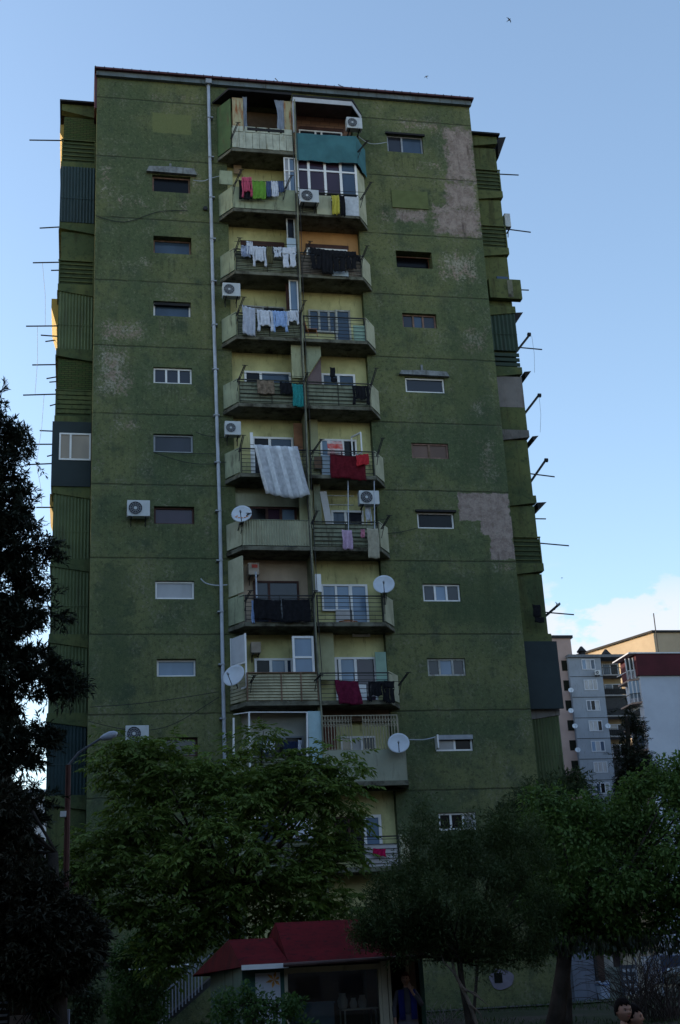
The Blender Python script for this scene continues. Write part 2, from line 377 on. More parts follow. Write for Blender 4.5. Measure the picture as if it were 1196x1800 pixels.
# px rect, frame, mullions, panes, depth
SW = [((268, 309, 335, 338), 'pk', [], ['dk'], .14), ((270, 416, 337, 446), 'pk', [], ['bl'], .30), ((270, 530, 336, 556), 'pvc', [], ['bl'], .16),
      ((270, 646, 338, 674), 'pvc', [.33, .66], ['gr', 'gr', 'gr'], .09), ((270, 763, 340, 795), 'gr', [], ['gr'], .10),
      ((271, 890, 342, 921), 'br', [], ['pu'], .14), ((273, 1021, 342, 1053), 'pvc', [], ['cw'], .08), ((276, 1158, 345, 1189), 'pvc', [], ['cu'], .15),
      ((277, 1296, 348, 1330), 'br', [], ['gr'], .15),
      ((681, 238, 744, 268), 'gr', [.42], ['gr', 'bl'], .10), ((697, 442, 760, 471), 'rust', [], ['dk'], .45), ((708, 551, 768, 576), 'pk', [.33, .62], ['gr', 'bl', 'gr'], .13),
      ((713, 664, 782, 690), 'pvc', [], ['gr'], .07), ((724, 779, 789, 806), 'pk', [.48], ['brn', 'brn'], .06), ((734, 900, 799, 929), 'pvc', [], ['dk'], .09),
      ((744, 1026, 810, 1057), 'pvc', [.33, .64], ['gr', 'cu', 'gr'], .09), ((752, 1157, 819, 1188), 'old', [.32, .67], ['gr', 'cu', 'gr'], .07),
      ((766, 1292, 832, 1320), 'pvc', [.52], ['cw', 'dk'], .10), ((772, 1428, 838, 1459), 'pvc', [.33, .66], ['dk', 'dk', 'cw'], .08)]
def window(parent, x0, x1, z0, z1, Y, frame, mull, panes, fw=.055, transom=None, dep=.05, name='window'):
    fr = MB(); y0, y1 = Y, Y+dep
    fr.box(x0, x1, y0, y1, z0, z0+fw); fr.box(x0, x1, y0, y1, z1-fw, z1)
    fr.box(x0, x0+fw, y0, y1, z0+fw, z1-fw); fr.box(x1-fw, x1, y0, y1, z0+fw, z1-fw)
    cuts = [x0+fw]
    for m_ in mull:
        xc = x0+(x1-x0)*m_; fr.box(xc-fw*.6, xc+fw*.6, y0-.004, y1, z0+fw, z1-fw); cuts.append(xc)
    cuts.append(x1-fw)
    if transom: zt = z0+(z1-z0)*transom; fr.box(x0+fw, x1-fw, y0+.004, y1, zt-fw*.45, zt+fw*.45)
    w = fr.obj(name, M_F[frame] if isinstance(frame, str) else frame, parent)
    for k in range(len(cuts)-1):
        MB().box(cuts[k], cuts[k+1], y0+dep*.8, y0+dep*.8+.009, z0+fw*.5, z1-fw*.5).obj('pane', G_[panes[k % len(panes)]], w)
    return w
openings = [(5.2, 10.50, 2.35, 36.02)]
for pr, fr, mu, pa, dep in SW: openings.append(rect(*pr))
def wall_sheet(x0, x1, z0, z1, holes):
    xs = sorted({x0, x1, *[h[0] for h in holes], *[h[1] for h in holes]}); zs = sorted({z0, z1, *[h[2] for h in holes], *[h[3] for h in holes]})
    mb = MB(); idx = {}
    def V(i, j):
        if (i, j) not in idx: idx[i, j] = len(mb.v); mb.v.append((xs[i], 0, zs[j]))
        return idx[i, j]
    for i in range(len(xs)-1):
        for j in range(len(zs)-1):
            cx, cz = (xs[i]+xs[i+1])/2, (zs[j]+zs[j+1])/2
            if any(h[0] < cx < h[1] and h[2] < cz < h[3] for h in holes): continue
            mb.f.append((V(i, j), V(i+1, j), V(i+1, j+1), V(i, j+1)))
    return mb
wb = wall_sheet(0, WID, .5, TOP, openings)
for k, (x0, x1, z0, z1) in enumerate(openings):
    d = .36 if k == 0 else SW[k-1][4]+.08
    wb.quad((x0, 0, z0), (x0, 0, z1), (x0, d, z1), (x0, d, z0)).quad((x1, 0, z1), (x1, 0, z0), (x1, d, z0), (x1, d, z1))
    wb.quad((x0, 0, z1), (x1, 0, z1), (x1, d, z1), (x0, d, z1)).quad((x0, 0, z0), (x0, d, z0), (x1, d, z0), (x1, 0, z0))
    if k: wb.quad((x0, d, z0), (x0, d, z1), (x1, d, z1), (x1, d, z0))
DEPTH = 24
wb.quad((0, DEPTH, .5), (0, 0, .5), (0, 0, TOP), (0, DEPTH, TOP)).quad((WID, 0, .5), (WID, DEPTH, .5), (WID, DEPTH, TOP), (WID, 0, TOP)).quad((WID, DEPTH, .5), (0, DEPTH, .5), (0, DEPTH, TOP), (WID, DEPTH, TOP))
wb.obj('wall', M_FACADE, tower)
for (pr, fr, mu, pa, dep) in SW:
    x0, x1, z0, z1 = rect(*pr)
    w = window(tower, x0+.01, x1-.01, z0+.01, z1-.01, dep, fr, mu, pa, fw=.06 if fr != 'rust' else .03)
    if pr[0] == 270 and pr[1] == 530: MB().box(x0+.03, x1-.03, .05, .13, z1-.14, z1-.03).obj('roller_blind', M_DKROOF, w)
    if pr[0] == 697: MB().tube([(x0+.02, .12, z1-.22), (x1-.02, .12, z1-.22)], .018).obj('bar', M_RUST, w)
    if pr[0] == 766:      # an open sash and a rolled shutter
        MB().box(x0+.1, x1, -.03, .06, z1-.16, z1).obj('shutter_roll', M_GREYF, w)
        MB().beam((x0, .05, (z0+z1)/2), (x0-.02, -.42, (z0+z1)/2), .05, z1-z0-.1).obj('open_sash', M_PVC, w)
    if pr[0] in (681, 734): MB().box(x0-.06, x1+.08, -.10, -.004, z1-.02, z1+.06).obj('lintel', M_DKROOF, w)
# small lean-to hoods
for (a, b, c, d, st) in ((258, 294, 346, 306, (300, 291)), (702, 652, 790, 662, (742, 645))):
    x0, x1, z0, z1 = rect(a, b, c, d, -.15)
    h = MB().prismY([(x0, z0+.08), (x1, z0+.05), (x1-.1, z1), ((x0+x1)/2, z1+.03), (x0+.1, z1-.01)], -.16, -.004)
    q = W(st[0], st[1], -.1); h.box(q.x-.04, q.x+.04, -.1, -.004, z1, q.z+.1)
    h.obj('window_hood', mat('weathered_hood', (.22, .23, .24), .8, .4, 4, .2, dirt=(.09, .09, .07)), tower)
# filled-in opening standing a little proud
x0, x1, z0, z1 = rect(689, 337, 752, 367)
MB().box(x0, x1, -.05, -.003, z0, z1).obj('filled_window', mat('lighter_green_render', (.125, .145, .060), .9, .15, 3, .15), tower)
q = W(361, 368); MB().tube([(q.x, .0, q.z), (q.x, -.12, q.z)], .085, 12).obj('vent_pipe', M_IRON, tower)

# roof
rf = MB(); rf.prism([(-.12, -.30), (WID+.14, -.30), (WID+.14, DEPTH), (-.12, DEPTH)], TOP+.16, TOP+.24)
roofo = rf.obj('roof', M_REDROOF, tower)
MB().prism([(-.05, -.16), (WID+.06, -.16), (WID+.06, -.004), (-.05, -.004)], TOP-.06, TOP+.157).obj('fascia', M_FASC, tower)
MB().box(-.10, -.004, 0.004, DEPTH, TOP-1.55, TOP+.157).obj('side_fascia', M_REDROOF, tower)
jj = MB()
for i in range(44): MB().box(-.1+i*.365, -.1+i*.365+.03, -.315, -.302, TOP+.15, TOP+.26).obj('roof_seam', M_DKROOF, roofo)

# drainpipe down the front
pp = [W(x, y, -.12) for x, y in ((367.5, 140), (371, 300), (374.2, 460), (378, 610), (382.5, 740), (384.5, 873), (386.5, 1060), (388.5, 1230), (390, 1330), (392, 1500))]
for k, p_ in enumerate(pp): p_.y = -.12; pp[k] = (4.50+.10*(k > 3)+.012*k, -.12, p_.z)
pp = [(4.50, -.12, TOP-.02), (4.51, -.12, 29.2), (4.52, -.12, 26.4), (4.56, -.12, 22.2), (4.60, -.12, 17.6), (4.585, -.12, 12.), (4.60, -.12, 1.2)]
dp = MB().tube(pp, .065, 10).obj('drainpipe', M_PIPE, tower, True)
cl = MB()
for z in [35.2-1.9*i for i in range(18)]: cl.box(4.44, 4.66, -.20, -.004, z, z+.05)
cl.obj('pipe_clip', M_GREYF, dp)
MB().box(4.38, 4.62, -.28, -.05, TOP-.10, TOP+.10).obj('pipe_hopper', M_GREYF, dp)

# --- flanks: the ends of the side balconies
def corr(mb, x0, x1, z0, z1, Y, pitch=.13, amp=.018):
    n_ = max(4, int((x1-x0)/pitch)*4); i = len(mb.v)
    for k in range(n_+1):
        x = x0+(x1-x0)*k/n_; y = Y+amp*math.sin(math.pi*k/2)
        mb.v += [(x, y, z0), (x, y, z1)]
    for k in range(n_): mb.f.append((i+2*k, i+2*k+2, i+2*k+3, i+2*k+1))
    mb.box(x0, x1, Y+amp+.01, Y+amp+.03, z0, z1)
YF = 1.0
for sgn in (-1, 1):
    X0, X1 = (-1.36, -.004) if sgn < 0 else (WID+.004, 17.16)
    def bx(mb, a, b, y0, y1, z0, z1):          # a..b measured outward from the tower wall
        if sgn < 0: mb.box(-b, -a, y0, y1, z0, z1)
        else: mb.box(WID+a, WID+b, y0, y1, z0, z1)
    OW = 1.36 if sgn < 0 else 1.44
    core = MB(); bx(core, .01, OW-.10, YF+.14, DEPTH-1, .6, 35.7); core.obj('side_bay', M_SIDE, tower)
    top = MB(); bx(top, .01, OW+.12, YF-.22, DEPTH-1, 36.20, 36.28)
    top.obj('side_roof', M_DKROOF, tower)
    bb = MB()
    if sgn < 0: bb.prismY([(-1.4, 35.88), (-.01, 35.60), (-.01, 36.19), (-1.4, 36.19)], YF-.04, YF+.3)
    else: bb.prismY([(WID+.01, 35.60), (WID+1.46, 35.85), (WID+1.46, 36.19), (WID+.01, 36.19)], YF-.04, YF+.3)
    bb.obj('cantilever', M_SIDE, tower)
    for k in range(-1, 10):
        zk = SEAM0+ST*k
        for mbn, col_ in (('cantilever', M_SIDE),):
            b = MB()
            if sgn < 0: b.prismY([(-1.38, zk-.02), (-.01, zk-.22), (-.01, zk+.28), (-1.38, zk+.28)], YF-.05, YF+.3)
            else: b.prismY([(WID+.01, zk-.22), (WID+1.46, zk-.02), (WID+1.46, zk+.28), (WID+.01, zk+.28)], YF-.05, YF+.3)
            b.obj('cantilever', M_SIDE if not (sgn > 0 and k in (5, 1)) else mat('grey_patched_concrete', (.17, .155, .145), .9, .3, 2, .1, dirt=(.06, .05, .04)), tower)
        sl_ = MB(); bx(sl_, .02, OW+.05, YF+.32, DEPTH-1.2, zk+.05, zk+.2); sl_.obj('side_slab', M_SLAB, tower)
    LEFT = {9: 'slat', 8: 'teal', 7: 'slat', 6: 'corg', 5: 'brick', 4: 'win', 3: 'corg', 2: 'corg2', 1: 'corg', 0: 'cort', -1: 'plain'}
    RIGHT = {9: 'slat', 8: 'slat', 7: 'box', 6: 'cord', 5: 'conc', 4: 'plain', 3: 'slat', 2: 'plain', 1: 'board', 0: 'corg', -1: 'corg'}
    for k in range(-1, 10):
        zk = SEAM0+ST*k; z0, z1 = zk+.29, zk+ST-.03
        if k == 9: z1 = 35.72
        t = (LEFT if sgn < 0 else RIGHT)[k]
        if t in ('slat', 'brick', 'plain', 'conc', 'box', 'win'):
            b = MB(); bx(b, .02, OW-.06, YF+.06, YF+.135, z0-.02, z1-.1)
            b.obj('end_wall', M_BRICKG if t == 'brick' or (t == 'slat' and sgn < 0 and k == 9) else M_SIDE, tower)
        if t in ('slat', 'brick'):
            b = MB(); nb = 5
            for i in range(nb): bx(b, .04, OW-.02, YF-.01, YF+.03, z0+.12+i*.19, z0+.12+i*.19+(.04 if t == 'slat' else .15))
            bx(b, .02, .06, YF-.02, YF+.04, z0, z0+1.06); bx(b, OW-.05, OW, YF-.02, YF+.04, z0, z0+1.06); bx(b, .02, OW+.02, YF-.03, YF+.05, z0+1.04, z0+1.09)
            b.obj('end_rail', M_SLAT if t == 'brick' and False else M_SIDE, tower)
            b = MB(); bx(b, .04, OW-.03, YF+.036, YF+.05, z0, z0+1.0); b.obj('rail_backing', mat('shaded_green_board', (.045, .062, .03), .9, .3), tower)  # backing green darkened in its colour for the shade between slats
        if t in ('corg', 'corg2', 'teal', 'cord', 'cort'):
            mm = {'corg': M_CORG, 'corg2': M_CORG, 'teal': M_CORT, 'cord': M_CORD, 'cort': M_CORT}[t]
            b = MB(); a0, a1 = (-OW+.02, -.03) if sgn < 0 else (WID+.03, WID+OW-.02)
            yb = YF-.08 if t == 'teal' else YF+.0
            zb_ = z0+(.75 if t == 'cord' else -.04)
            if t == 'teal': a0 -= .04; z1 += .06
            corr(b, a0, a1, zb_, z1, yb, .115 if t != 'cord' else .16)
            if t == 'cord':
                for i in range(3): b.box(a0, a1, yb, yb+.05, z0+.05+i*.22, z0+.2+i*.22)
            b.box(a0, a1, yb-.025, yb-.02+.01, zb_+(z1-zb_)*.42, zb_+(z1-zb_)*.42+.03)
            b.obj('cladding', mm, tower)
        if t == 'win':
            b = MB(); zc0, zc1 = z0+.98, z1-.42
            b.box(-1.44, -.02, YF-.10, YF-.06, z0-.05, zc0); b.box(-1.44, -.02, YF-.10, YF-.06, zc1, z1+.05); b.box(-1.44, -1.18, YF-.10, YF-.06, zc0, zc1)
            b.box(-1.44, -1.40, YF-.06, YF+3, z0-.05, z1)
            b.obj('dark_cladding', M_DARKP, tower)
            window(tower, -1.18, -.03, zc0, zc1, YF-.13, 'pvc', [.36], ['wm', 'wm'], fw=.06)
        if t == 'board':
            MB().box(WID+.01, WID+OW+.10, YF-.30, YF-.24, z0-.12, z1-.05).obj('dark_board', M_DARKP, tower)
        if t == 'conc':
            b = MB(); bx(b, .03, OW-.02, YF-.01, YF+.05, z0+1.0, z1-.12); b.obj('bare_concrete', mat('pale_bare_concrete', (.20, .18, .17), .9, .2, 1.5, .1, dirt=(.13, .11, .10)), tower)
            b = MB(); bx(b, .03, OW-.02, YF-.012, YF+.05, z0, z0+.99); b.obj('end_wall', M_SIDE, tower)
        if t == 'box':
            b = MB(); bx(b, .35, OW+.30, YF-.25, YF+.04, z0+.25, z0+1.15); b.obj('box_screen', M_SIDE, tower)
            b = MB(); bx(b, OW-.30, OW-.08, YF-.27, YF-.253, z0+.3, z0+1.1); b.obj('grey_patch', M_SLAB, tower)
            x0, x1, za, zb_ = rect(874, 486, 894, 497, YF); b = MB().box(x0, x1, YF+.0, YF+.055, za, zb_); b.obj('wall_gap', G_BL, tower)
# rods that carry the side washing lines
rods = [(52, 245, 111, 247, 1.4), (70, 399, 106, 399, 2.), (58, 462, 108, 461, 1.4), (90, 473, 107, 475, 3.), (46, 573, 96, 573, 1.4), (72, 588, 97, 591, 2.5), (80, 598, 97, 598, 4),
        (57, 641, 97, 641, 1.6), (82, 663, 97, 663, 3), (87, 671, 97, 671, 5), (41, 692, 97, 693, 1.4), (88, 711, 97, 711, 5), (70, 756, 94, 758, 2.5), (58, 782, 92, 781, 2), (83, 800, 92, 800, 4),
        (45, 815, 92, 815, 1.4), (64, 892, 92, 892, 2), (48, 943, 92, 943, 1.6), (68, 1032, 92, 1032, 2), (70, 1148, 90, 1148, 2),
        (875, 306, 912, 309, 1.6), (893, 403, 933, 406, 1.6), (905, 509, 930, 511, 1.8), (915, 611, 953, 613, 1.6), (942, 834, 975, 836, 1.6), (950, 955, 1000, 957, 1.2), (966, 1077, 1009, 1079, 1.4), (946, 912, 960, 913, 3),
        (912, 613, 930, 588, 1.6), (928, 720, 947, 695, 1.6), (942, 834, 960, 808, 1.6), (966, 1077, 984, 1060, 1.4)]
for a, b, c, d, Y in rods:
    p, q = W(a, b, Y), W(c, d, Y); (p if a < 500 else q).z += random.uniform(-.07, .04); dd = (q-p).normalized(); p, q = (p, q+dd*.5) if a < 500 else (p-dd*.55, q); MB().tube([p, q], .028 if abs(d-b) < 5 else .05, 5).obj('washing_rod', M_IRON, tower)
for i_, (a, b, c, d) in enumerate(((75, 463, 80, 574), (66, 574, 62, 692), (78, 692, 64, 815), (64, 815, 74, 892), (948, 696, 950, 760), (935, 590, 940, 655))):
    p, q = W(a, b, 1.45), W(c, d, 1.45); MB().tube([p, p.lerp(q, .5)+Vector((.05, 0, 0)), q], .007, 4, False).obj('slack_line', M_GREYF, tower)
for a, b, Y in ((928, 588, 1.6), (946, 695, 1.6), (958, 809, 1.6)):
    p = W(a, b, Y); MB().tube([p, p+Vector((.12, 0, .0))], .09, 8).obj('rod_pulley', M_IRON, tower)
for k, (a, b, c, d) in enumerate(((875, 245, 886, 285), (897, 552, 916, 585), (922, 655, 930, 672), (936, 768, 943, 782), (944, 884, 957, 900))):
    p0, p1, p2 = W(a-4, b+4, YF+.6), W(c, b+3, YF+.6), W(a-2, d, YF+.6)
    MB().prismY([(p0.x, p0.z), (p2.x, p2.z), (p1.x, p1.z)], YF+.3, YF+6).obj('side_awning', M_DKROOF, tower)
for a, b, c, d, Y in ((106, 219, 113, 247, 1.8), (91, 525, 100, 574, 2.2), (93, 757, 97, 772, 2.), (88, 868, 95, 905, 2.)):
    p0, p1, p2 = W(a, b, Y), W(c, b, Y), W(c, d, Y)
    MB().prismY([(p0.x, p0.z), (p1.x+.2, p1.z), (p2.x+.2, p2.z), (p2.x, p2.z), (p0.x, p0.z-.4)], Y, Y+2.5).obj('side_awning', mat('yellow_awning', (.36, .25, .07), .8, .1), tower)

# --- central balconies -------------------------------------------------------------
XL0, XL1, XM, XR1, XR0 = 4.82, 5.32, 7.84, 10.34, 10.86
def zs_(k): return 8.0+ST*k                     # underside of the slab of storey k
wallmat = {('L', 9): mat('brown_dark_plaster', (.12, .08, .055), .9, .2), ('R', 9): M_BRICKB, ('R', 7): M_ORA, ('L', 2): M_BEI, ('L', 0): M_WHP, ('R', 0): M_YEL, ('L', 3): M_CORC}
for k in range(-2, 10):
    for S in 'LR':
        z = zs_(k); xa, xb = (5.205, XM-.045) if S == 'L' else (XM+.045, 10.495)
        zt = z+ST if k < 9 else 36.0
        if k == -2 : zt = z+ST
        MB().box(xa, xb, .30, .35, max(z, 2.36)+.001, zt-.001).obj('recess_wall', wallmat.get((S, k), M_YEL), tower)
MB().box(XM-.044, XM+.044, -.62, .34, 2.4, 36.0).obj('party_wall', mat('party_wall_plaster', (.20, .20, .12), .9, .3, 1.5, .1, dirt=(.06, .05, .035)), tower)

def side_pts(S):
    return ((XL0, 0.), (XL1, -.80)) if S == 'L' else ((XR0, 0.), (XR1, -.80))
def balcony(k, S, rail, side='solid', railmat=None, sidemat=None, h=.98, sideh=None):
    z = zs_(k); zt = z+.17
    x_in = XM-.012 if S == 'L' else XM+.012
    (ax, ay), (bx_, by) = side_pts(S)
    sg = 1 if S == 'L' else -1
    poly = [(ax, -.004), (bx_, by), (x_in, by), (x_in, -.004)]
    b = MB().prism(poly if S == 'L' else poly[::-1], z, zt)
    b.prism([(min(5.21, 0) or 5.21, -.003), (5.21, .298), (XM-.05, .298), (XM-.05, -.003)][::-1] if S == 'L' else [(XM+.05, -.003), (XM+.05, .298), (10.49, .298), (10.49, -.003)][::-1], z+.002, zt-.002)
    # proud drip edge
    b.beam((bx_, by-.02, z+.06), (x_in, by-.02, z+.06), .04, .1); b.beam((ax+.02*sg, -.03, z+.06), (bx_-.01*sg, by-.01, z+.06), .05, .1)
    bal = b.obj('balcony', M_SLAB, tower)
    xa, xb = (bx_+.02, x_in-.03) if S == 'L' else (x_in+.03, bx_-.02)
    yr = by+.03
    rm = railmat
    if rail in ('slats', 'bars', 'boards'):
        f = MB(); f.box(xa, xb, yr-.02, yr+.02, zt+h-.03, zt+h+.01)
        nb = 6
        for i in range(nb): f.box(xa, xb, yr-.008, yr+.008, zt+.1+i*(h-.2)/(nb-1)-.009, zt+.1+i*(h-.2)/(nb-1)+.009)
        for x in (xa+.02, (xa+xb)/2, xb-.02): f.box(x-.015, x+.015, yr-.015, yr+.015, zt-.02, zt+h)
        f.beam((ax+.04*sg, -.06, zt+h-.01), (bx_, by+.02, zt+h-.01), .03)
        f.obj('railing', M_IRON if rail == 'bars' else mat('worn_iron', (.05, .05, .04), .8, .4, 8, .2), bal)
    if rail in ('slats', 'boards'):
        g = MB(); n_ = 6 if rail == 'slats' else 5
        hh = (h-.10)/n_
        for i in range(n_): g.box(xa+.01, xb-.01, yr+.022+.004*(i % 2), yr+.034+.004*(i % 2), zt+.03+i*hh+(.02 if rail == 'slats' else .02), zt+.03+(i+1)*hh-.006)
        g.obj('rail_boards', rm or M_SLAT, bal)
        MB().box(xa+.01, xb-.01, yr+.045, yr+.05, zt+.02, zt+h-.06).obj('rail_lining', mat('lining_board', (.10, .11, .075), .9, .4, 2, .1), bal)
    if rail == 'solid':
        g = MB(); g.box(xa-.02, xb+.02, yr-.04, yr+.03, zt+.02, zt+h)
        g.obj('parapet', rm or M_PAN, bal)
    if rail == 'corr':
        g = MB(); corr(g, xa-.02, xb+.02, zt+.03, zt+h, yr-.03, .09, .015); g.obj('parapet', rm or M_CORC, bal)
        MB().box(xa-.02, xb+.02, yr-.05, yr+.03, zt+h, zt+h+.03).obj('railing', M_SLAT, bal)
    if rail == 'louver':
        g = MB(); nn = 9
        for i in range(nn):
            zz = zt+.04+i*(h-.06)/nn
            g.quad((xa, yr-.03, zz), (xb, yr-.03, zz), (xb, yr+.02, zz+(h-.06)/nn-.002), (xa, yr+.02, zz+(h-.06)/nn-.002)).quad((xa, yr-.03, zz), (xa, yr+.03, zz), (xb, yr+.03, zz), (xb, yr-.03, zz))
        g.box(xa, xb, yr+.022, yr+.03, zt+.02, zt+h)
        g.obj('parapet', rm or M_LOUV, bal)
        f = MB()
        for x in (xa, xa+(xb-xa)*.48, xa+(xb-xa)*.76, xb): f.box(x-.025, x+.025, yr-.05, yr-.03, zt+.0, zt+h+.02)
        f.box(xa-.02, xb+.02, yr-.055, yr+.03, zt+h, zt+h+.03); f.obj('railing', mat('rusty_rail', (.20, .12, .08), .8, .3), bal)
    if rail == 'vboards':
        g = MB(); n_ = 9
        for i in range(n_):
            w_ = (xb-xa)/n_; j = random.uniform(-.02, .02)
            g.box(xa+i*w_+.008, xa+(i+1)*w_-.008, yr-.03-.01*(i % 2), yr+.01, zt+.04+j, zt+.78+j)
        g.box(xa, xb, yr+.012, yr+.03, zt+.02, zt+1.0)
        for i in range(5): g.box(xa+.03+i*.5, xa+.45+i*.5, yr-.02, yr+.008, zt+.82, zt+1.08)
        g.obj('parapet', rm or mat('whitewashed_boards', (.44, .45, .37), .85, .25, 3, .2, dirt=(.2, .17, .1), dirt_amt=.4), bal)
    # slanted end panel
    if side:
        sh = sideh or h
        A = Vector((ax+.03*sg, -.04, 0)); B = Vector((bx_-.01*sg, by+.06, 0)); s = MB()
        zz0 = zt+.05
        if side == 'solid': s.beam(A+Vector((0, 0, zz0+sh/2)), B+Vector((0, 0, zz0+sh/2)), .05, sh)
        if side == 'louver':
            for i in range(8): s.beam(A+Vector((0, 0, zz0+.06+i*sh/8)), B+Vector((0, 0, zz0+.06+i*sh/8)), .04, sh/8*.8)
        s.obj('side_panel', sidemat or (M_PAN if S == 'L' else M_PAY), bal)
    return bal
RAIL = {(9, 'L'): ('vboards',), (9, 'R'): ('cloth',), (8, 'L'): ('solid',), (8, 'R'): ('slats',), (7, 'L'): ('slats',), (7, 'R'): ('slats',), (6, 'L'): ('slats',), (6, 'R'): ('bars',),
        (5, 'L'): ('boards',), (5, 'R'): ('boards',), (4, 'L'): ('bars',), (4, 'R'): ('bars',), (3, 'L'): ('corr',), (3, 'R'): ('boards',), (2, 'L'): ('bars',), (2, 'R'): ('bars',),
        (1, 'L'): ('louver',), (1, 'R'): ('bars',), (0, 'L'): ('slats',), (0, 'R'): ('none',), (-1, 'L'): ('slats',), (-1, 'R'): ('bars',)}
BAL = {}
for (k, S), (r,) in RAIL.items():
    kw = {}
    if (k, S) == (9, 'L'): kw = dict(sidemat=M_GRSH, sideh=2.35)
    if (k, S) == (9, 'R'): kw = dict(side=None)
    if (k, S) == (8, 'R'): kw = dict(sideh=2.3)
    if (k, S) == (7, 'R'): kw = dict(railmat=mat('pinkish_boards', (.24, .20, .17), .85, .3, 2, .2, dirt=(.08, .06, .05)))
    if (k, S) == (3, 'L'): kw = dict(sidemat=M_PAY)
    if (k, S) == (1, 'L'): kw = dict(side='louver', sidemat=M_LOUV)
    if (k, S) == (0, 'R'): kw = dict(side=None)
    BAL[k, S] = balcony(k, S, r, **kw)
def P(k, S): return BAL[k, S]
def pbox(par, name, px0, py0, px1, py1, Y, m, t=.04):
    x0, x1, z0, z1 = rect(px0, py0, px1, py1, Y); return MB().box(x0, x1, Y, Y+t, z0, z1).obj(name, m, par)
def pwin(par, px0, py0, px1, py1, Y, fr, mull, panes, tr=None, fw=.06, ext=0, name='balcony_window'):
    x0, x1, z0, z1 = rect(px0, py0, px1, py1, Y); return window(par, x0, x1, z0-ext, z1, Y, fr, mull, panes, fw, tr, name=name)
def pbar(par, name, pts, Y, r=.02, m=None):
    vs = [W(x, y, (Y[i] if isinstance(Y, (tuple, list)) else Y)) for i, (x, y) in enumerate(pts)]
    return MB().tube(vs, r, 6).obj(name, m or M_IRON, par)
# roofs over the top balconies
zt9 = 36.02
b = MB().prism([(4.66, .0-.004), (5.22, -.98), (XM-.02, -.98), (XM-.02, -.004)], zt9, zt9+.10); b.obj('balcony_roof', M_DKROOF, P(9, 'L'))
b = MB().prism([(XM+.02, -.004), (XM+.02, -.92), (10.38, -.92), (10.94, -.004)], zt9-.02, zt9+.08); b.obj('balcony_roof', M_DKROOF, P(9, 'R'))
b = MB().box(XM+.03, 10.34, -.90, -.86, zt9-.24, zt9-.03); b.beam((10.34, -.86, zt9-.14), (10.9, -.03, zt9-.14), .04, .22); b.obj('roof_trim', mat('white_trim', (.5, .5, .53), .6, .1), P(9, 'R'))
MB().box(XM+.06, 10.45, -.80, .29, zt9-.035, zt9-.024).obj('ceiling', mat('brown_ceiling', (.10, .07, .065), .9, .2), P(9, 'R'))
# storey 9 left: rusty posts, curtains
pbox(P(9, 'L'), 'post', 409, 172, 428, 228, -.78, M_RUSTC); pbox(P(9, 'L'), 'post', 500, 178, 515, 230, -.78, M_RUSTC)
mC = mat('grey_curtain_cloth', (.26, .29, .36), .9, .15, 4)
for (a, b_, c, d, e) in ((427, 170, 435, 228, .0), (483, 176, 500, 229, .25)):
    x0, x1, z0, z1 = rect(a, b_, c, d, -.74); MB().strip((x0, -.74, z1), (x1, -.74, z1), z1-z0, 12, 8, .04, 4, a, .3, .02, e*.4).obj('curtain', mC, P(9, 'L'), True)
MB().box(5.6, 7.2, .0, .29, 34.05, 34.75).obj('wardrobe', mat('orange_brown_wood', (.30, .12, .045), .8, .3), P(9, 'L'))
pbox(P(9, 'L'), 'sill_clutter', 435, 226, 500, 231, -.80, M_DKROOF, .2)
# storey 9 right: teal screen, window
x0, x1, z0, z1 = rect(521, 240, 626, 288, -.82)
s = MB().strip((x0, -.90, z1+.02), (x1+.02, -.90, z1+.06), z1-z0, 26, 6, .012, 6, 1, 0, .03); s.obj('fabric_screen', M_TEAL, P(9, 'R'), True)
s = MB().strip((x1+.02, -.90, z1+.06), (10.96, -.08, z1+.02), z1-z0+.05, 10, 6, .01, 2, 1, 0, .03); s.obj('fabric_screen', M_TEAL, P(9, 'R'), True)
MB().box(XM+.04, 10.3, -.77, -.74, z1-.3, z1-.26).obj('railing', M_IRON, P(9, 'R'))
pwin(P(9, 'R'), 526, 230, 602, 246, .24, 'pvc', [.38, .52], ['gr', 'gr', 'gr'], ext=.8); pbox(P(9, 'R'), 'lintel', 527, 224, 604, 230, .25, M_BRWOOD)
pbox(P(9, 'R'), 'post', 515, 172, 519, 232, -.84, M_PIPE, .06)
# storey 8
pbox(P(8, 'L'), 'side_awning', 386, 300, 409, 324, -.4, M_PAN, .04)
pwin(P(8, 'L'), 500, 277, 520, 338, -.72, 'pvc', [.45], ['cw', 'cu'], fw=.05, tr=.62); pbox(P(8, 'L'), 'cardboard', 411, 286, 425, 305, .1, mat('cardboard', (.30, .22, .15), .9, .2))
x0, x1, z0, z1 = rect(522, 281, 628, 341, -.76)
window(P(8, 'R'), x0, x1, z0-.3, z1, -.76, 'pvc', [.2, .47, .73], ['pu', 'pu', 'pu', 'bl'], .085, .72, name='glazing')
pbox(P(8, 'R'), 'infill_board', 557, 344, 583, 377, -.86, M_PAY); pbox(P(8, 'R'), 'infill_board', 606, 346, 631, 379, -.86, mat('white_slats', (.5, .52, .56), .8, .15, 8))
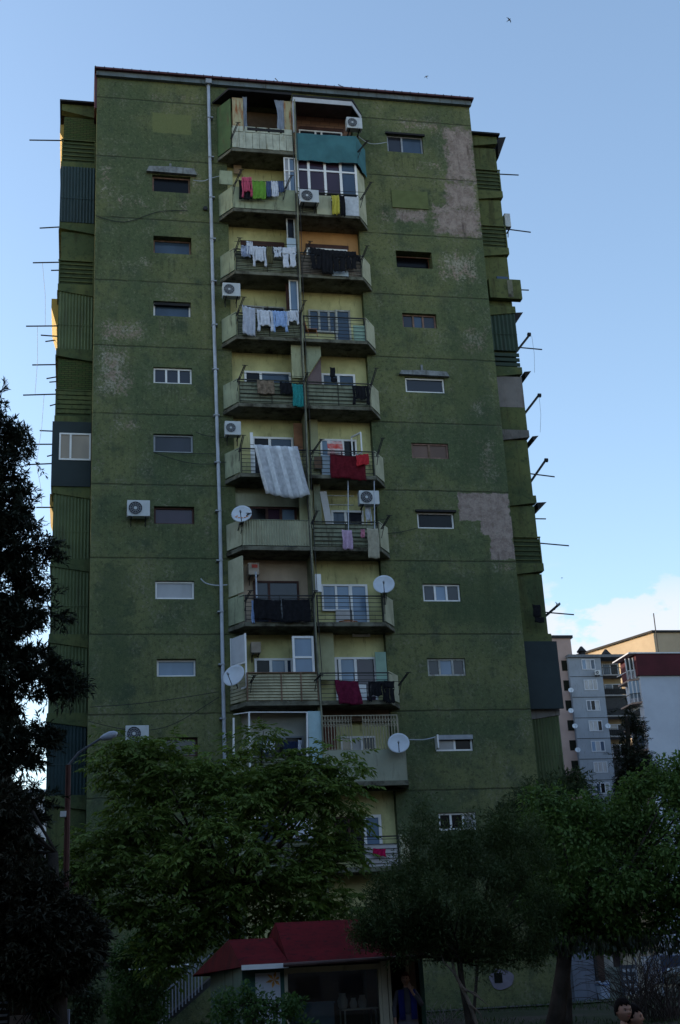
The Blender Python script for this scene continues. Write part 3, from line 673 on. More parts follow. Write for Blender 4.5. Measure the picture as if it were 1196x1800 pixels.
# storeys 7 to 5
pwin(P(7, 'L'), 504, 383, 519, 420, -.55, 'old', [], ['dk'], fw=.05); pbox(P(7, 'L'), 'divider_panel', 505, 419, 521, 450, -.6, mat('pale_blue_panel', (.42, .50, .58), .7, .1))
pbox(P(7, 'L'), 'lintel', 423, 424, 500, 431, .26, M_BRWOOD)
pwin(P(7, 'L'), 425, 430, 500, 470, .24, 'br', [.5], ['dk', 'gr'], ext=.6)
pbox(P(7, 'R'), 'lintel', 538, 430, 613, 437, .26, M_BRWOOD); pwin(P(7, 'R'), 540, 437, 612, 480, .24, 'pvc', [.5], ['gr', 'cw'], ext=.6)
pbox(P(7, 'R'), 'lower_board', 584, 476, 613, 490, -.80, mat('pale_blue_panel', (.42, .50, .58)))
pwin(P(6, 'L'), 509, 492, 525, 548, -.6, 'pvc', [], ['cu'], fw=.05, name='divider_panel'); pbox(P(6, 'L'), 'divider_post', 503, 495, 509, 545, -.3, M_BRWOOD)
pwin(P(6, 'L'), 427, 538, 502, 575, .24, 'old', [.48], ['cw', 'dk'], ext=.9)
w6 = pwin(P(6, 'R'), 543, 545, 594, 584, .22, 'old', [.36, .70], ['bl', 'bl'], fw=.07); pwin(P(6, 'R'), 590, 545, 617, 597, .24, 'old', [], ['bl'], fw=.07, ext=.6)
pbox(P(6, 'R'), 'lining_sheet', 622, 572, 643, 599, -.72, mat('pale_green_sheet', (.25, .37, .30), .7, .1))
pbox(P(5, 'L'), 'divider_column', 513, 604, 531, 664, -.55, M_CREAM, .1); pwin(P(5, 'L'), 430, 653, 512, 676, .22, 'pvc', [.35], ['dk', 'bl'], ext=1.2, fw=.08)
x0, x1, z0, z1 = rect(538, 607, 565, 665, -.5)
MB().prismY([(x0, z0), (x1, z0+(z1-z0)*.68), (x1, z1), (x0, z1)], -.52, -.46).obj('divider_panel', M_PAN, P(5, 'R'))
MB().prismY([(x0, z0-.3), (x1, z0-.3), (x1, z0+(z1-z0)*.66), (x0+.02, z0-.02)], -.40, -.36).obj('mauve_screen', mat('mauve_plaster', (.17, .12, .12), .9, .2), P(5, 'R'))
pwin(P(5, 'R'), 566, 657, 625, 682, .22, 'pvc', [.5], ['bl', 'bl'], ext=1.2, fw=.08)
# storey 4
pwin(P(4, 'L'), 444, 768, 516, 790, .2, 'pvc', [.42], ['dk', 'bl'], ext=1.3, fw=.08); pbox(P(4, 'L'), 'wood_shutter', 517, 744, 532, 792, -.2, mat('orange_wood', (.22, .10, .05), .8, .3))
pbox(P(4, 'L'), 'open_sash', 441, 760, 446, 840, -.5, M_PVC, .04)
MB().box(6.9+1.2, 8.42, .1, .29, zs_(4)+.18, zs_(5)-.005).obj('pilaster', M_CREAM, tower)
pwin(P(4, 'R'), 564, 772, 628, 812, .2, 'pvc', [.62], ['cu', 'dk'], ext=1., fw=.07)
x0, x1, z0, z1 = rect(621, 765, 633, 800, -.1); sb = MB(); sb.beam((x0, .1, z1), (x1, -.35, z1), .05, .06).beam((x0, .1, z0), (x1, -.35, z0), .05, .06).beam((x0, .1, z0), (x0, .1, z1), .05).beam((x1, -.35, z0), (x1, -.35, z1), .05); sb.obj('open_sash', M_PVC, P(4, 'R'))
pbox(P(4, 'R'), 'lining_sheet', 566, 800, 580, 838, -.1, mat('pale_blue_panel', (.42, .50, .58)))
pbox(P(4, 'R'), 'lining_board', 553, 802, 567, 824, -.1, mat('brown_board', (.20, .12, .08)))
# storey 3
pbox(P(3, 'L'), 'wall_sheet', 398, 868, 527, 890, .1, M_CORC, .05); pwin(P(3, 'L'), 440, 891, 522, 928, .15, 'br', [.36, .66], ['dk', 'pu', 'cu'], ext=1., fw=.08)
pbox(P(3, 'L'), 'divider_column', 527, 862, 551, 929, -.3, M_CREAM, .1)
pbox(P(3, 'R'), 'divider_column', 553, 850, 565, 930, -.3, M_SLAT, .1)
pwin(P(3, 'R'), 583, 897, 640, 932, .2, 'pvc', [.44], ['bl', 'gr'], ext=1., fw=.08)
q0, q1 = W(568, 864, -.3), W(580, 928, -.3); MB().beam(q0, q1, .25, .04, up=(0, 1, 0)).obj('leaning_board', mat('white_board', (.48, .46, .46), .8, .1), P(3, 'R'))
for yy in (871, 887): pbar(P(3, 'R'), 'drying_rack', [(576, yy), (622, yy+1)], -.2, .02, M_OLDW)
for xx in (612, 658): pbar(P(3, 'R'), 'post', [(xx, 845), (xx+1, 932)], -.78, .02, M_PIPE)
# storey 2
b = MB(); b.beam((4.88, -.05, zs_(2)+1.95), (5.30, -.74, zs_(2)+1.95), .05, 1.35); b.obj('side_screen', M_PAY, P(2, 'L'))
pwin(P(2, 'L'), 446, 1021, 526, 1052, .2, 'br', [.34], ['gr', 'gr'], ext=1.2, fw=.07)
pbar(P(2, 'L'), 'post', [(450, 1005), (452, 1058)], -.6, .03, M_PIPE)
pbox(P(2, 'R'), 'meter_box', 555, 1009, 565, 1040, -.84, M_PVC, .12)
pwin(P(2, 'R'), 566, 1027, 617, 1072, .2, 'pvc', [.5], ['cu', 'cu'], fw=.07, ext=.05); pwin(P(2, 'R'), 617, 1027, 648, 1100, .18, 'pvc', [], ['cu'], fw=.08, ext=.4)
pbox(P(2, 'R'), 'lower_board', 591, 1072, 620, 1108, .18, mat('white_board', (.48, .46, .46)), .03)
# storey 1
x0, x1, z0, z1 = rect(404, 1118, 434, 1208, -.4)
b = MB(); b.beam((4.90, -.05, z1-.5), (5.32, -.76, z1-.5), .05, .95); b.obj('side_screen', mat('white_screen', (.52, .53, .56), .7, .08), P(1, 'L'))
b = MB(); b.beam((4.90, -.05, z1-1.02), (5.32, -.76, z1-1.02), .06, .06).beam((4.90, -.05, z1-1.9), (5.32, -.76, z1-1.9), .06, .06).beam((4.90, -.05, z1-1.9), (4.90, -.05, z1), .06).beam((5.11, -.4, z1-1.9), (5.11, -.4, z1-1.0), .06).beam((5.32, -.76, z1-1.9), (5.32, -.76, z1), .06); b.obj('side_glazing', M_PVC, P(1, 'L'))
pwin(P(1, 'L'), 448, 1157, 516, 1200, .2, 'pvc', [.42, .82], ['dk', 'cu', 'bl'], fw=.08, ext=.8)
pwin(P(1, 'L'), 515, 1118, 553, 1196, -.74, 'pvc', [], ['cu'], tr=.52, fw=.08)
pbox(P(1, 'R'), 'divider_column', 559, 1112, 588, 1195, -.15, M_CREAM, .1)
pwin(P(1, 'R'), 589, 1155, 662, 1197, .2, 'pvc', [.12, .5], ['gr', 'cu', 'pu'], fw=.08, ext=.9); pbox(P(1, 'R'), 'green_shutter', 661, 1146, 680, 1197, -.0, mat('pale_green_sheet', (.25, .37, .30)))
pbox(P(1, 'R'), 'lining_board', 592, 1203, 645, 1243, .15, M_PVC, .02)
# storey 0
for xx in ((411, 1262, 411, 1340), (438, 1253, 440, 1350), (540, 1252, 541, 1345)): pbar(P(0, 'L'), 'white_post', [(xx[0], xx[1]), (xx[2], xx[3])], -.84, .035, M_PVC)
pbar(P(0, 'L'), 'white_post', [(411, 1256), (439, 1252), (540, 1252)], (-.3, -.84, -.84), .02, M_PVC)
pbox(P(0, 'L'), 'blue_panel', 543, 1250, 566, 1345, -.80, mat('pale_cyan_panel', (.36, .50, .54), .6, .08))
pwin(P(0, 'L'), 450, 1294, 535, 1345, .2, 'gr', [.3, .6], ['bl', 'dk', 'dk'], fw=.06, ext=.5)
b = MB().prism([(XM+.01, -.98), (XM+.01, -.004), (10.98, -.004), (10.74, -.98)][::-1], zs_(0)+.0, zs_(0)+.16)
b.obj('box_floor', M_SLAB, P(0, 'R'))
b = MB().box(XM+.01, 10.70, -.96, -.90, zs_(0)+.165, zs_(0)+1.22); b.beam((10.70, -.93, zs_(0)+.69), (10.92, -.03, zs_(0)+.69), .06, 1.05); b.obj('parapet', mat('grey_cream_parapet', (.30, .31, .24), .9, .12, 1.2, .1, dirt=(.2, .19, .15), dirt_amt=.3), P(0, 'R'))
# folding lattice grille
g = MB(); x0, x1, z0, z1 = rect(568, 1257, 700, 1337, -.88); n_ = 26
for i in range(n_+1):
    x = x0+(x1-x0)*i/n_
    if .405 < i/n_ < .53: continue
    g.box(x-.011, x+.011, -.89, -.87, z0, z1)
for zb_ in (z1-.42, z0+.12):
    for i in range(n_):
        if .38 < i/n_ < .52: continue
        xa, xb = x0+(x1-x0)*i/n_, x0+(x1-x0)*(i+1)/n_; 
        for (p, q) in (((xa, zb_), (xb, zb_+.16)), ((xb, zb_), (xa, zb_+.16)), ((xa, zb_+.16), (xb, zb_+.32)), ((xb, zb_+.16), (xa, zb_+.32))):
            g.beam((p[0], -.862, p[1]), (q[0], -.862, q[1]), .014)
for z in (z0, z1-.03): g.box(x0, x1, -.9, -.86, z, z+.03)
for i in range(7): g.beam((x1+.02+i*.035, -.86+i*.125, z0), (x1+.02+i*.035, -.86+i*.125, z1), .018)
g.obj('folding_grille', mat('cream_iron', (.33, .29, .21), .6, .3, 5), P(0, 'R'))
pwin(P(0, 'R'), 600, 1294, 662, 1340, .2, 'pvc', [.3, .6], ['wm', 'cw', 'gr'], fw=.06, ext=.8); pbox(P(0, 'R'), 'brown_door', 568, 1270, 592, 1340, .22, mat('red_brown_door', (.16, .06, .04)))
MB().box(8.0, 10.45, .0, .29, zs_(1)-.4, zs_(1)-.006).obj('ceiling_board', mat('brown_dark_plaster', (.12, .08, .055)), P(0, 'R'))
# storey -1
pwin(P(-1, 'R'), 640, 1432, 672, 1500, .18, 'pvc', [], ['cu'], fw=.1, ext=.2); pwin(P(-1, 'R'), 588, 1435, 640, 1480, .2, 'br', [.5], ['dk', 'dk'], fw=.06, ext=.6)
pbox(P(-1, 'R'), 'rail_panel', 640, 1484, 700, 1532, -.74, mat('white_board', (.48, .46, .46)), .02)
pwin(P(-1, 'L'), 440, 1435, 530, 1480, .2, 'pvc', [.5], ['bl', 'cu'], ext=.6)
# corner arms for the washing lines
arms = [((405, 245), (418, 215), 9, 'L'), ((628, 268), (646, 247), 9, 'R'), ((410, 328), (424, 298), 8, 'L'), ((498, 338), (512, 308), 8, 'L'), ((633, 352), (652, 320), 8, 'R'),
        ((412, 444), (421, 418), 7, 'L'), ((533, 447), (545, 424), 7, 'R'), ((635, 457), (645, 432), 7, 'R'), ((415, 556), (428, 522), 6, 'L'), ((527, 555), (535, 528), 6, 'L'), 
        ((417, 672), (430, 642), 5, 'L'), ((533, 675), (540, 655), 5, 'L'), ((649, 685), (661, 647), 5, 'R'), ((420, 795), (427, 765), 4, 'L'), ((545, 800), (565, 772), 4, 'R'), ((662, 802), (672, 770), 4, 'R'),
        ((423, 922), (437, 902), 3, 'L'), ((544, 927), (557, 898), 3, 'R'), ((670, 930), (684, 906), 3, 'R'), ((430, 1057), (440, 1038), 2, 'L'), ((547, 1057), (554, 1038), 2, 'L'), ((676, 1063), (677, 1042), 2, 'R'),
        ((440, 1200), (447, 1187), 1, 'L'), ((553, 1197), (563, 1186), 1, 'L'), ((700, 1205), (717, 1182), 1, 'R')]
for p, q, k, S in arms:
    A_, B_ = W(*p, -.82), W(*q, -1.15)
    a = MB().tube([A_, B_], .022, 5).tube([A_+Vector((.05, 0, 0)), B_+Vector((.05, 0, 0))], .016, 5).tube([A_-Vector((0, 0, .35)), A_.lerp(B_, .45)], .014, 5)
    a.tube([B_-Vector((.09, 0, 0)), B_+Vector((.12, 0, .0))], .014, 5); a.obj('line_arm', M_IRON, P(k, S))
for p, q, k, S in [((523, 330), (640, 338), 8, 'R'), ((412, 424), (525, 430), 7, 'L'), ((540, 434), (640, 450), 7, 'R'), ((420, 537), (530, 545), 6, 'L'), ((423, 655), (535, 662), 5, 'L'), ((440, 781), (532, 786), 4, 'L'), ((560, 797), (668, 803), 4, 'R'),
                   ((432, 1052), (552, 1052), 2, 'L'), ((560, 1195), (705, 1198), 1, 'R'), ((416, 318), (505, 318), 8, 'L'), ((620, 920), (680, 912), 3, 'R')]:
    pbar(P(k, S), 'washing_line', [p, ((p[0]+q[0])/2, (p[1]+q[1])/2+1.5), q], -1.0, .010)
# central downpipe and its cables
pbar(tower, 'downpipe', [(518, 175), (526, 450), (534, 640), (541, 800), (549, 990), (556, 1120), (566, 1260), (572, 1400)], -.88, .032, mat('grey_green_pipe', (.22, .22, .16), .8, .3))
for dx, r_ in ((-4, .014), (4, .012)):
    pbar(tower, 'cable', [(516+dx, 190), (523+dx, 330), (527+dx, 450), (531+dx, 560), (536+dx, 650), (541+dx, 740), (544+dx, 860), (551+dx, 985), (557+dx, 1110), (563+dx, 1190)], -.95, r_)

# ------------------------------------------------------------------ air conditioners and dishes
M_ACW = mat('ac_white', (.50, .52, .54), .5, .08, 3, .3, dirt=(.3, .29, .26), dirt_amt=.25)
def ac_unit(px0, py0, px1, py1, Y, label, m=None, fan=.36, nofan=False):
    x0, x1, z0, z1 = rect(px0, py0, px1, py1, Y)
    e = empty('air_conditioner', ((x0+x1)/2, Y+.15, z0), label, 'air conditioner', 'outdoor air conditioner units')
    w, h = x1-x0, z1-z0
    bevel(MB().box(x0, x1, Y, Y+.30, z0, z1).obj('body', m or M_ACW, e), .015)
    cx, cz, r = x0+w*fan, (z0+z1)/2, min(h*.42, w*.3)
    if not nofan:
        g = MB().tube([(cx, Y-.012, cz), (cx, Y-.001, cz)], r, 20); g.obj('fan_opening', mat('fan_dark', (.03, .03, .035), .6, .2), e)
        g = MB()
        for rr in (r, r*.75, r*.5, r*.25):
            pts = [(cx+rr*math.cos(t), Y-.022, cz+rr*math.sin(t)) for t in [2*math.pi*i/20 for i in range(21)]]; g.tube(pts, .007, 4, False)
        for i in range(6):
            t = math.pi*i/6; g.beam((cx-r*math.cos(t), Y-.022, cz-r*math.sin(t)), (cx+r*math.cos(t), Y-.022, cz+r*math.sin(t)), .007)
        g.obj('fan_grille', M_GREYF, e)
        MB().tube([(cx, Y-.03, cz), (cx, Y-.02, cz)], r*.22, 10).obj('fan_hub', M_ACW, e)
    g = MB()
    for x in (x0+w*.18, x1-w*.18): g.beam((x, Y-.02, z0-.03), (x, Y+.5, z0-.03), .04, .05).beam((x, Y+.32, z0-.05), (x, Y+.42, z0-.28), .03)
    g.obj('bracket', M_IRON, e); return e
ac_unit(224, 879, 264, 907, -.40, 'white air conditioner on the left wall beside the seventh dark brown framed window')
ac_unit(221, 1275, 262, 1304, -.40, 'white air conditioner low on the left wall, just above the leafy tree crown')
ac_unit(610, 206, 637, 225, -.84, 'white air conditioner hanging in the top right balcony above the teal screen')
ac_unit(528, 333, 561, 355, -1.20, 'grey air conditioner before the balcony with the four bay white glazing')
ac_unit(392, 497, 423, 520, -.62, 'beige air conditioner under the slab at the end of the balcony with white washing')
ac_unit(396, 740, 424, 764, -.62, 'air conditioner at the balcony end left of the big silver striped curtain')
ac_unit(632, 862, 667, 886, -.78, 'white air conditioner under the slab above the drying pale pink cloth')
ac_unit(437, 989, 456, 1010, -.2, 'boxy beige air conditioner with a red sticker above the balcony of black washing', mat('ac_beige', (.42, .36, .3)), nofan=True)
x0, x1, z0, z1 = rect(443, 992, 453, 998, -.21)
MB().box(x0, x1, -.212, -.203, z0, z1).obj('sticker', mat('red_sticker', (.5, .08, .06)), [o for o in bpy.data.objects if o.name.startswith('air_conditioner')][-1])
ac_unit(442, 1128, 459, 1147, -.1, 'small beige air conditioner under the slab beside the tall white balcony glazing', mat('ac_beige', (.42, .36, .3)), nofan=True)
ac_unit(888, 375, 898, 398, 1.6, 'ribbed air conditioner sticking out from the right side wall against the sky', nofan=True)

M_DISH = mat('dish_white', (.50, .54, .60), .5, .08, 3, .3)
def dish(px, py, r_px, Y, label, d=(-.25, -1, .32), logo=None, foot=(0, .45, -.25), squash=1.):
    c = W(px, py, Y); r = r_px/FPX*(c-CAM).length
    e = empty('satellite_dish', c, label, 'satellite dish', 'satellite dishes')
    d = Vector(d).normalized(); u = d.cross(Vector((0, 0, 1))).normalized(); v = u.cross(d)
    mb = MB(); rings, seg = 6, 28
    mb.v.append(tuple(c-d*r*.22))
    for i in range(1, rings+1):
        t = i/rings
        for j in range(seg):
            a = 2*math.pi*j/seg; mb.v.append(tuple(c+u*math.cos(a)*r*t*squash+v*math.sin(a)*r*t-d*r*.22*(1-t*t)))
    for j in range(seg): mb.f.append((0, 1+j, 1+(j+1) % seg))
    for i in range(rings-1):
        for j in range(seg): mb.f.append((1+i*seg+j, 1+(i+1)*seg+j, 1+(i+1)*seg+(j+1) % seg, 1+i*seg+(j+1) % seg))
    o = mb.obj('reflector', M_DISH, e, True); sm = o.modifiers.new('s', 'SOLIDIFY'); sm.thickness = .015
    low = c-v*r*.92; lnb = c+d*r*1.0-v*r*.35
    MB().tube([low, lnb], .014, 6).obj('feed_arm', M_IRON, e)
    MB().tube([lnb, lnb-d*.1], .035, 8).obj('receiver', M_GREYF, e)
    MB().tube([c-d*r*.25, c-d*r*.25+Vector((0, .12, -.05)), c+Vector(foot)], .022, 6).obj('mount', M_IRON, e)
    if logo:
        g = MB()
        for (a, b, w_) in logo: pc = c+u*a*r*-1+v*b*r-d*(r*.20*(1-a*a-b*b)-.012); g.beam(pc-u*w_*r, pc+u*w_*r, .05, .02, up=tuple(v))
        g.obj('faded_lettering', mat('orange_lettering', (.65, .22, .05)), o)
    return e
dish(425, 903, 18, -1.05, 'grey dish with faded orange lettering at the corner of the corrugated balcony', logo=[(-.55, -.3, .12), (-.25, -.38, .1), (.02, -.42, .1), (.3, -.42, .1), (.55, -.36, .1), (-.45, -.15, .05)], foot=(-.1, .4, -.5))
dish(675, 1027, 19, -1.0, 'large white dish right of the blue curtained balcony door', foot=(.05, .3, -.6))
dish(411, 1187, 21, -1.25, 'tilted white dish beside the drainpipe at the cream slatted balcony', d=(-.75, -1, .45), foot=(.2, .6, -.3))
dish(701, 1306, 19, -1.35, 'round white dish before the folding lattice grille', foot=(.1, .45, -.2))
dish(980, 1062, 5, 1.4, 'small dark dish on a rod at the right edge of the tower', d=(.6, -.5, .5), foot=(-.1, .1, -.2))

# ------------------------------------------------------------------ washing
def cloth_mat(name, c, var=.15): return mat('cloth_'+name, c, .95, var, 8, .1, bump=.2)
WH = cloth_mat('white', (.58, .60, .68)); BLK = cloth_mat('black', (.014, .014, .017), .3); JEAN = cloth_mat('denim', (.07, .10, .19)); LB = cloth_mat('light_blue', (.30, .42, .68))
def wash(name, label, cat, m, kind, a, b, drop, Y=-1.0, fold=.03, nf=3, ph=None, group='washing hung on the balconies', lean=0.):
    A_, B_ = W(a[0], a[1], Y), W(b[0], b[1], Y)
    L = A_.z-W(a[0], a[1]+drop, Y).z; w = B_-A_; ph = ph if ph is not None else random.uniform(0, 6)
    mb = MB()
    if kind == 'towel': mb.strip(A_, B_, L, 14, 12, fold, nf, ph, lean=lean)
    if kind == 'shirt':
        mb.strip(A_+w*.16, B_-w*.16, L*.72, 12, 10, fold, nf, ph, .1, .03)
        mb.strip(A_, A_+w*.19, L, 5, 10, fold*.6, 1, ph+1, .3, .02, -.01); mb.strip(B_-w*.19, B_, L*.97, 5, 10, fold*.6, 1, ph+2, .3, .02, .01)
    if kind == 'trousers':
        mb.strip(A_, B_, L*.34, 10, 6, fold, nf, ph); t = Vector((0, 0, -L*.33))
        mb.strip(A_+t, A_+w*.46+t, L*.66, 6, 10, fold*.7, 1, ph, .15, .02, .02); mb.strip(B_-w*.46+t, B_+t, L*.64, 6, 10, fold*.7, 1, ph+2, .15, .02, -.02)
    if kind == 'sock':
        mb.strip(A_, B_, L*.7, 5, 6, .01, 1, ph); mb.strip(A_+w*.1+Vector((0, 0, -L*.68)), B_+w*.3+Vector((0, 0, -L*.68)), L*.32, 5, 4, .01, 1, ph)
    o = mb.obj(name, m, None, True); s = o.modifiers.new('s', 'SOLIDIFY'); s.thickness = .008
    return tag(o, label, cat, group)
wash('shirt', 'bright pink ruffled top on the line of the second highest left balcony', 'top', cloth_mat('pink', (.55, .10, .17)), 'shirt', (425, 311), (443, 311), 36, nf=4, fold=.04)
wash('shirt', 'black shirt half hidden behind the pink top', 'shirt', BLK, 'towel', (420, 316), (442, 317), 34, -.95)
wash('towel', 'lime green towel beside the pink top', 'towel', cloth_mat('lime', (.13, .28, .045)), 'towel', (444, 317), (467, 318), 32)
wash('trousers', 'blue jeans hung next to the lime green towel', 'jeans', JEAN, 'towel', (468, 318), (477, 318), 28)
wash('towel', 'white cloth between two pieces of denim', 'cloth', WH, 'towel', (477, 318), (489, 318), 28)
wash('trousers', 'dark denim piece at the right end beside the white glazed strip', 'jeans', JEAN, 'towel', (489, 318), (499, 318), 20)
wash('towel', 'yellow towel on the rail below the four bay glazing', 'towel', cloth_mat('yellow', (.48, .42, .07)), 'towel', (583, 343), (596, 343), 34, fold=.05, nf=2)
wash('shirt', 'black spotted top next to the yellow towel', 'top', BLK, 'towel', (597, 343), (606, 344), 36)
L7 = [('shirt', 'patterned grey blue shirt at the left end of the white washing', 'shirt', cloth_mat('greyblue', (.28, .32, .45), .5), 'towel', (424, 431), (440, 432), 20), ('towel', 'small white towel pegged highest among the white washing', 'towel', WH, 'towel', (433, 423), (444, 425), 24),
      ('shirt', 'white long sleeved top hung upside down above the green slats', 'top', WH, 'shirt', (444, 432), (468, 434), 36), ('trousers', 'olive brown trousers between white tops', 'trousers', cloth_mat('olive', (.12, .11, .06)), 'towel', (469, 433), (479, 433), 30),
      ('shorts', 'white shorts hung right of the olive trousers', 'shorts', WH, 'trousers', (481, 434), (495, 434), 18), ('trousers', 'white leggings with long legs at the right of the white washing', 'trousers', WH, 'trousers', (496, 435), (520, 434), 36)]
for t in L7: wash(*t)
R7 = [('trousers', 'black trousers at the left end before the orange wall', 'trousers', 'trousers', (545, 434), (564, 437), 38), ('jacket', 'wide black garment in the middle before the orange wall', 'garment', 'towel', (564, 437), (584, 440), 42),
      ('trousers', 'black trousers in the middle right before the orange wall', 'trousers', 'trousers', (584, 439), (607, 441), 38), ('trousers', 'short black trousers at the right before the orange wall', 'trousers', 'trousers', (607, 441), (626, 442), 32), ('cap', 'black bunched cloth at the last peg by the right arm', 'cloth', 'towel', (624, 446), (634, 452), 10)]
for t in R7: wash(t[0], t[1], t[2], BLK, *t[3:])
wash('sheet', 'long pale grey sheet at the left of the blue and white washing', 'sheet', cloth_mat('palegrey', (.42, .44, .52)), 'towel', (426, 536), (448, 542), 50, fold=.04)
wash('shirt', 'white sweatshirt hung upside down left of the light blue one', 'sweatshirt', WH, 'shirt', (452, 544), (480, 546), 38)
wash('shirt', 'light blue sweatshirt hung upside down', 'sweatshirt', LB, 'shirt', (479, 546), (505, 547), 38)
wash('shirt', 'small white top at the right end by the glass divider', 'top', WH, 'shirt', (504, 547), (525, 545), 26)
wash('towel', 'brown patterned cloth draped over the boarded rail', 'cloth', cloth_mat('brown', (.20, .15, .11), .5), 'towel', (452, 668), (482, 669), 24, -.88)
wash('towel', 'black towel beside the brown patterned cloth', 'towel', BLK, 'towel', (492, 671), (513, 672), 21, -.9)
wash('net', 'teal net hanging at the partition over the boarded rail', 'net', mat('teal_net', (.02, .22, .22), .9, .3, 20), 'towel', (514, 674), (533, 676), 40, -.9)
wash('socks', 'black socks hanging high before the blue window', 'socks', BLK, 'sock', (580, 645), (589, 646), 26, -.6)
wash('shirt', 'black shirt draped at the right corner of the plain boarded balcony', 'shirt', BLK, 'shirt', (619, 677), (648, 678), 34, -.95)
bigm = stripes_mat('silver_striped_cloth', ((.66, .68, .72), (.34, .35, .39)), 2.3, lean=.21)
o = wash('curtain_cloth', 'huge silver striped curtain billowing out over the balcony rail', 'curtain', bigm, 'towel', (446, 781), (523, 785), 84, -1.15, .09, 5, .5, lean=.40)
wash('towel', 'red and white towel with a dark figure hanging by the window', 'towel', stripes_mat('red_white_cloth', ((.60, .06, .05), (.62, .55, .52)), 1.9, 2), 'towel', (575, 774), (602, 776), 26, -.6)
wash('blanket', 'dark red blanket over the rail beside the red cloth', 'blanket', cloth_mat('dark_red', (.12, .012, .02), .3), 'towel', (580, 797), (642, 803), 42, -.95, .05, 5)
wash('towel', 'bright red cloth at the right end of the dark red blanket', 'cloth', cloth_mat('red', (.45, .03, .04)), 'towel', (626, 800), (648, 797), 19, -1.05)
wash('towel', 'pale pink cloth hanging over the rail below the air conditioner', 'cloth', cloth_mat('pale_pink', (.45, .32, .45)), 'towel', (601, 931), (619, 932), 34, -.95, .05, 2)
wash('towel', 'small pink scrap pegged right of the pale pink cloth', 'cloth', cloth_mat('pink2', (.5, .2, .28)), 'towel', (634, 930), (641, 930), 15, -.95)
wash('mat', 'long beige mat hanging at the right corner of the balcony', 'mat', cloth_mat('beige', (.34, .31, .24)), 'towel', (645, 928), (665, 929), 53, -.98, .01, 1)
wash('shirt', 'white shirt hanging upright before the open window', 'shirt', WH, 'shirt', (642, 888), (652, 890), 36, -.5, group='washing hung on the balconies')
wash('trousers', 'black garments at the left of the beige walled balcony', 'garment', BLK, 'towel', (446, 1052), (494, 1055), 36, -.98, .04, 4)
wash('jacket', 'black washing with a small white mark at the right of the beige walled balcony', 'garment', BLK, 'towel', (496, 1054), (545, 1053), 40, -.98, .04, 4)
wash('towel', 'pale blue cloth low behind the bars left of the black washing', 'cloth', LB, 'towel', (442, 1055), (447, 1055), 40, -.9)
wash('blanket', 'dark wine red blanket hung below the cream column', 'blanket', cloth_mat('wine', (.11, .012, .035), .3), 'towel', (588, 1195), (630, 1197), 42, -1.0, .03, 3, lean=.12)
wash('shirt', 'black long sleeved top beside the wine red blanket', 'top', BLK, 'shirt', (647, 1197), (676, 1198), 36, -1.0)
wash('trousers', 'black trousers at the arm right of the black top', 'trousers', BLK, 'trousers', (675, 1196), (693, 1197), 40, -1.0)
wash('towel', 'white towel in the shaded balcony just above the tree', 'towel', WH, 'towel', (462, 1302), (483, 1303), 20, -.3)
wash('shirt', 'dark blue shirt in the shaded balcony just above the tree', 'shirt', cloth_mat('navy', (.02, .03, .07)), 'shirt', (498, 1302), (524, 1303), 24, -.3)
wash('towel', 'white towel right of the dark blue shirt', 'towel', WH, 'towel', (524, 1300), (530, 1301), 24, -.3)
wash('towel', 'crimson towel on the white rail above the kiosk', 'towel', cloth_mat('crimson', (.40, .01, .07)), 'towel', (656, 1491), (678, 1492), 14, -.9)
fl = NB('floral_cloth'); vv = fl.t.nodes.new('ShaderNodeTexVoronoi'); vv.inputs['Scale'].default_value = 5; fl.t.links.new(fl.tc.outputs['Object'], vv.inputs[0])
fm = fl.fin(fl.mix(fl.rng(vv.outputs[0], .16, .24), (.40, .08, .08), (.62, .62, .68)), .95)
wash('sheet', 'white sheet with red flowers hidden partly by the tree', 'sheet', fm, 'towel', (500, 1434), (549, 1436), 40, -.85)
wash('jacket', 'dark jacket hanging alone on the right side wall', 'jacket', BLK, 'sock', (936, 1062), (950, 1063), 32, .6)
# junk on the balconies
q = W(548, 592, -.5); e = empty('chair', q, 'orange plastic chair tipped on the thin railed balcony', 'chair')
MB().beam(q+Vector((-.15, 0, .25)), q+Vector((.2, 0, .25)), .35, .03).obj('seat', mat('orange_plastic', (.42, .16, .06)), e); MB().beam(q+Vector((-.18, 0, .2)), q+Vector((-.28, 0, .62)), .3, .03).obj('backrest', mat('orange_plastic', (.42, .16, .06)), e)
for dx in (-.13, .18): MB().tube([q+Vector((dx, -.1, .25)), q+Vector((dx*1.2, -.12, -.05))], .015).obj('leg', mat('orange_plastic', (.42, .16, .06)), e)
q = W(613, 1100, -.6); b = MB()
for i in range(5): b.tube([(q.x+(.25+.02*i)*math.cos(t), q.y+.15*math.sin(t), q.z-.06+.05*i) for t in [2*math.pi*j/14 for j in range(15)]], .022, 5, False)
b.tube([(q.x+.26*math.cos(t), q.y, q.z+.08+.14*math.sin(t)) for t in [math.pi*j/10 for j in range(11)]], .015, 5)
tag(b.obj('basket', mat('orange_wicker', (.30, .12, .05))), 'orange brown wicker basket on the blue curtained balcony floor', 'basket')

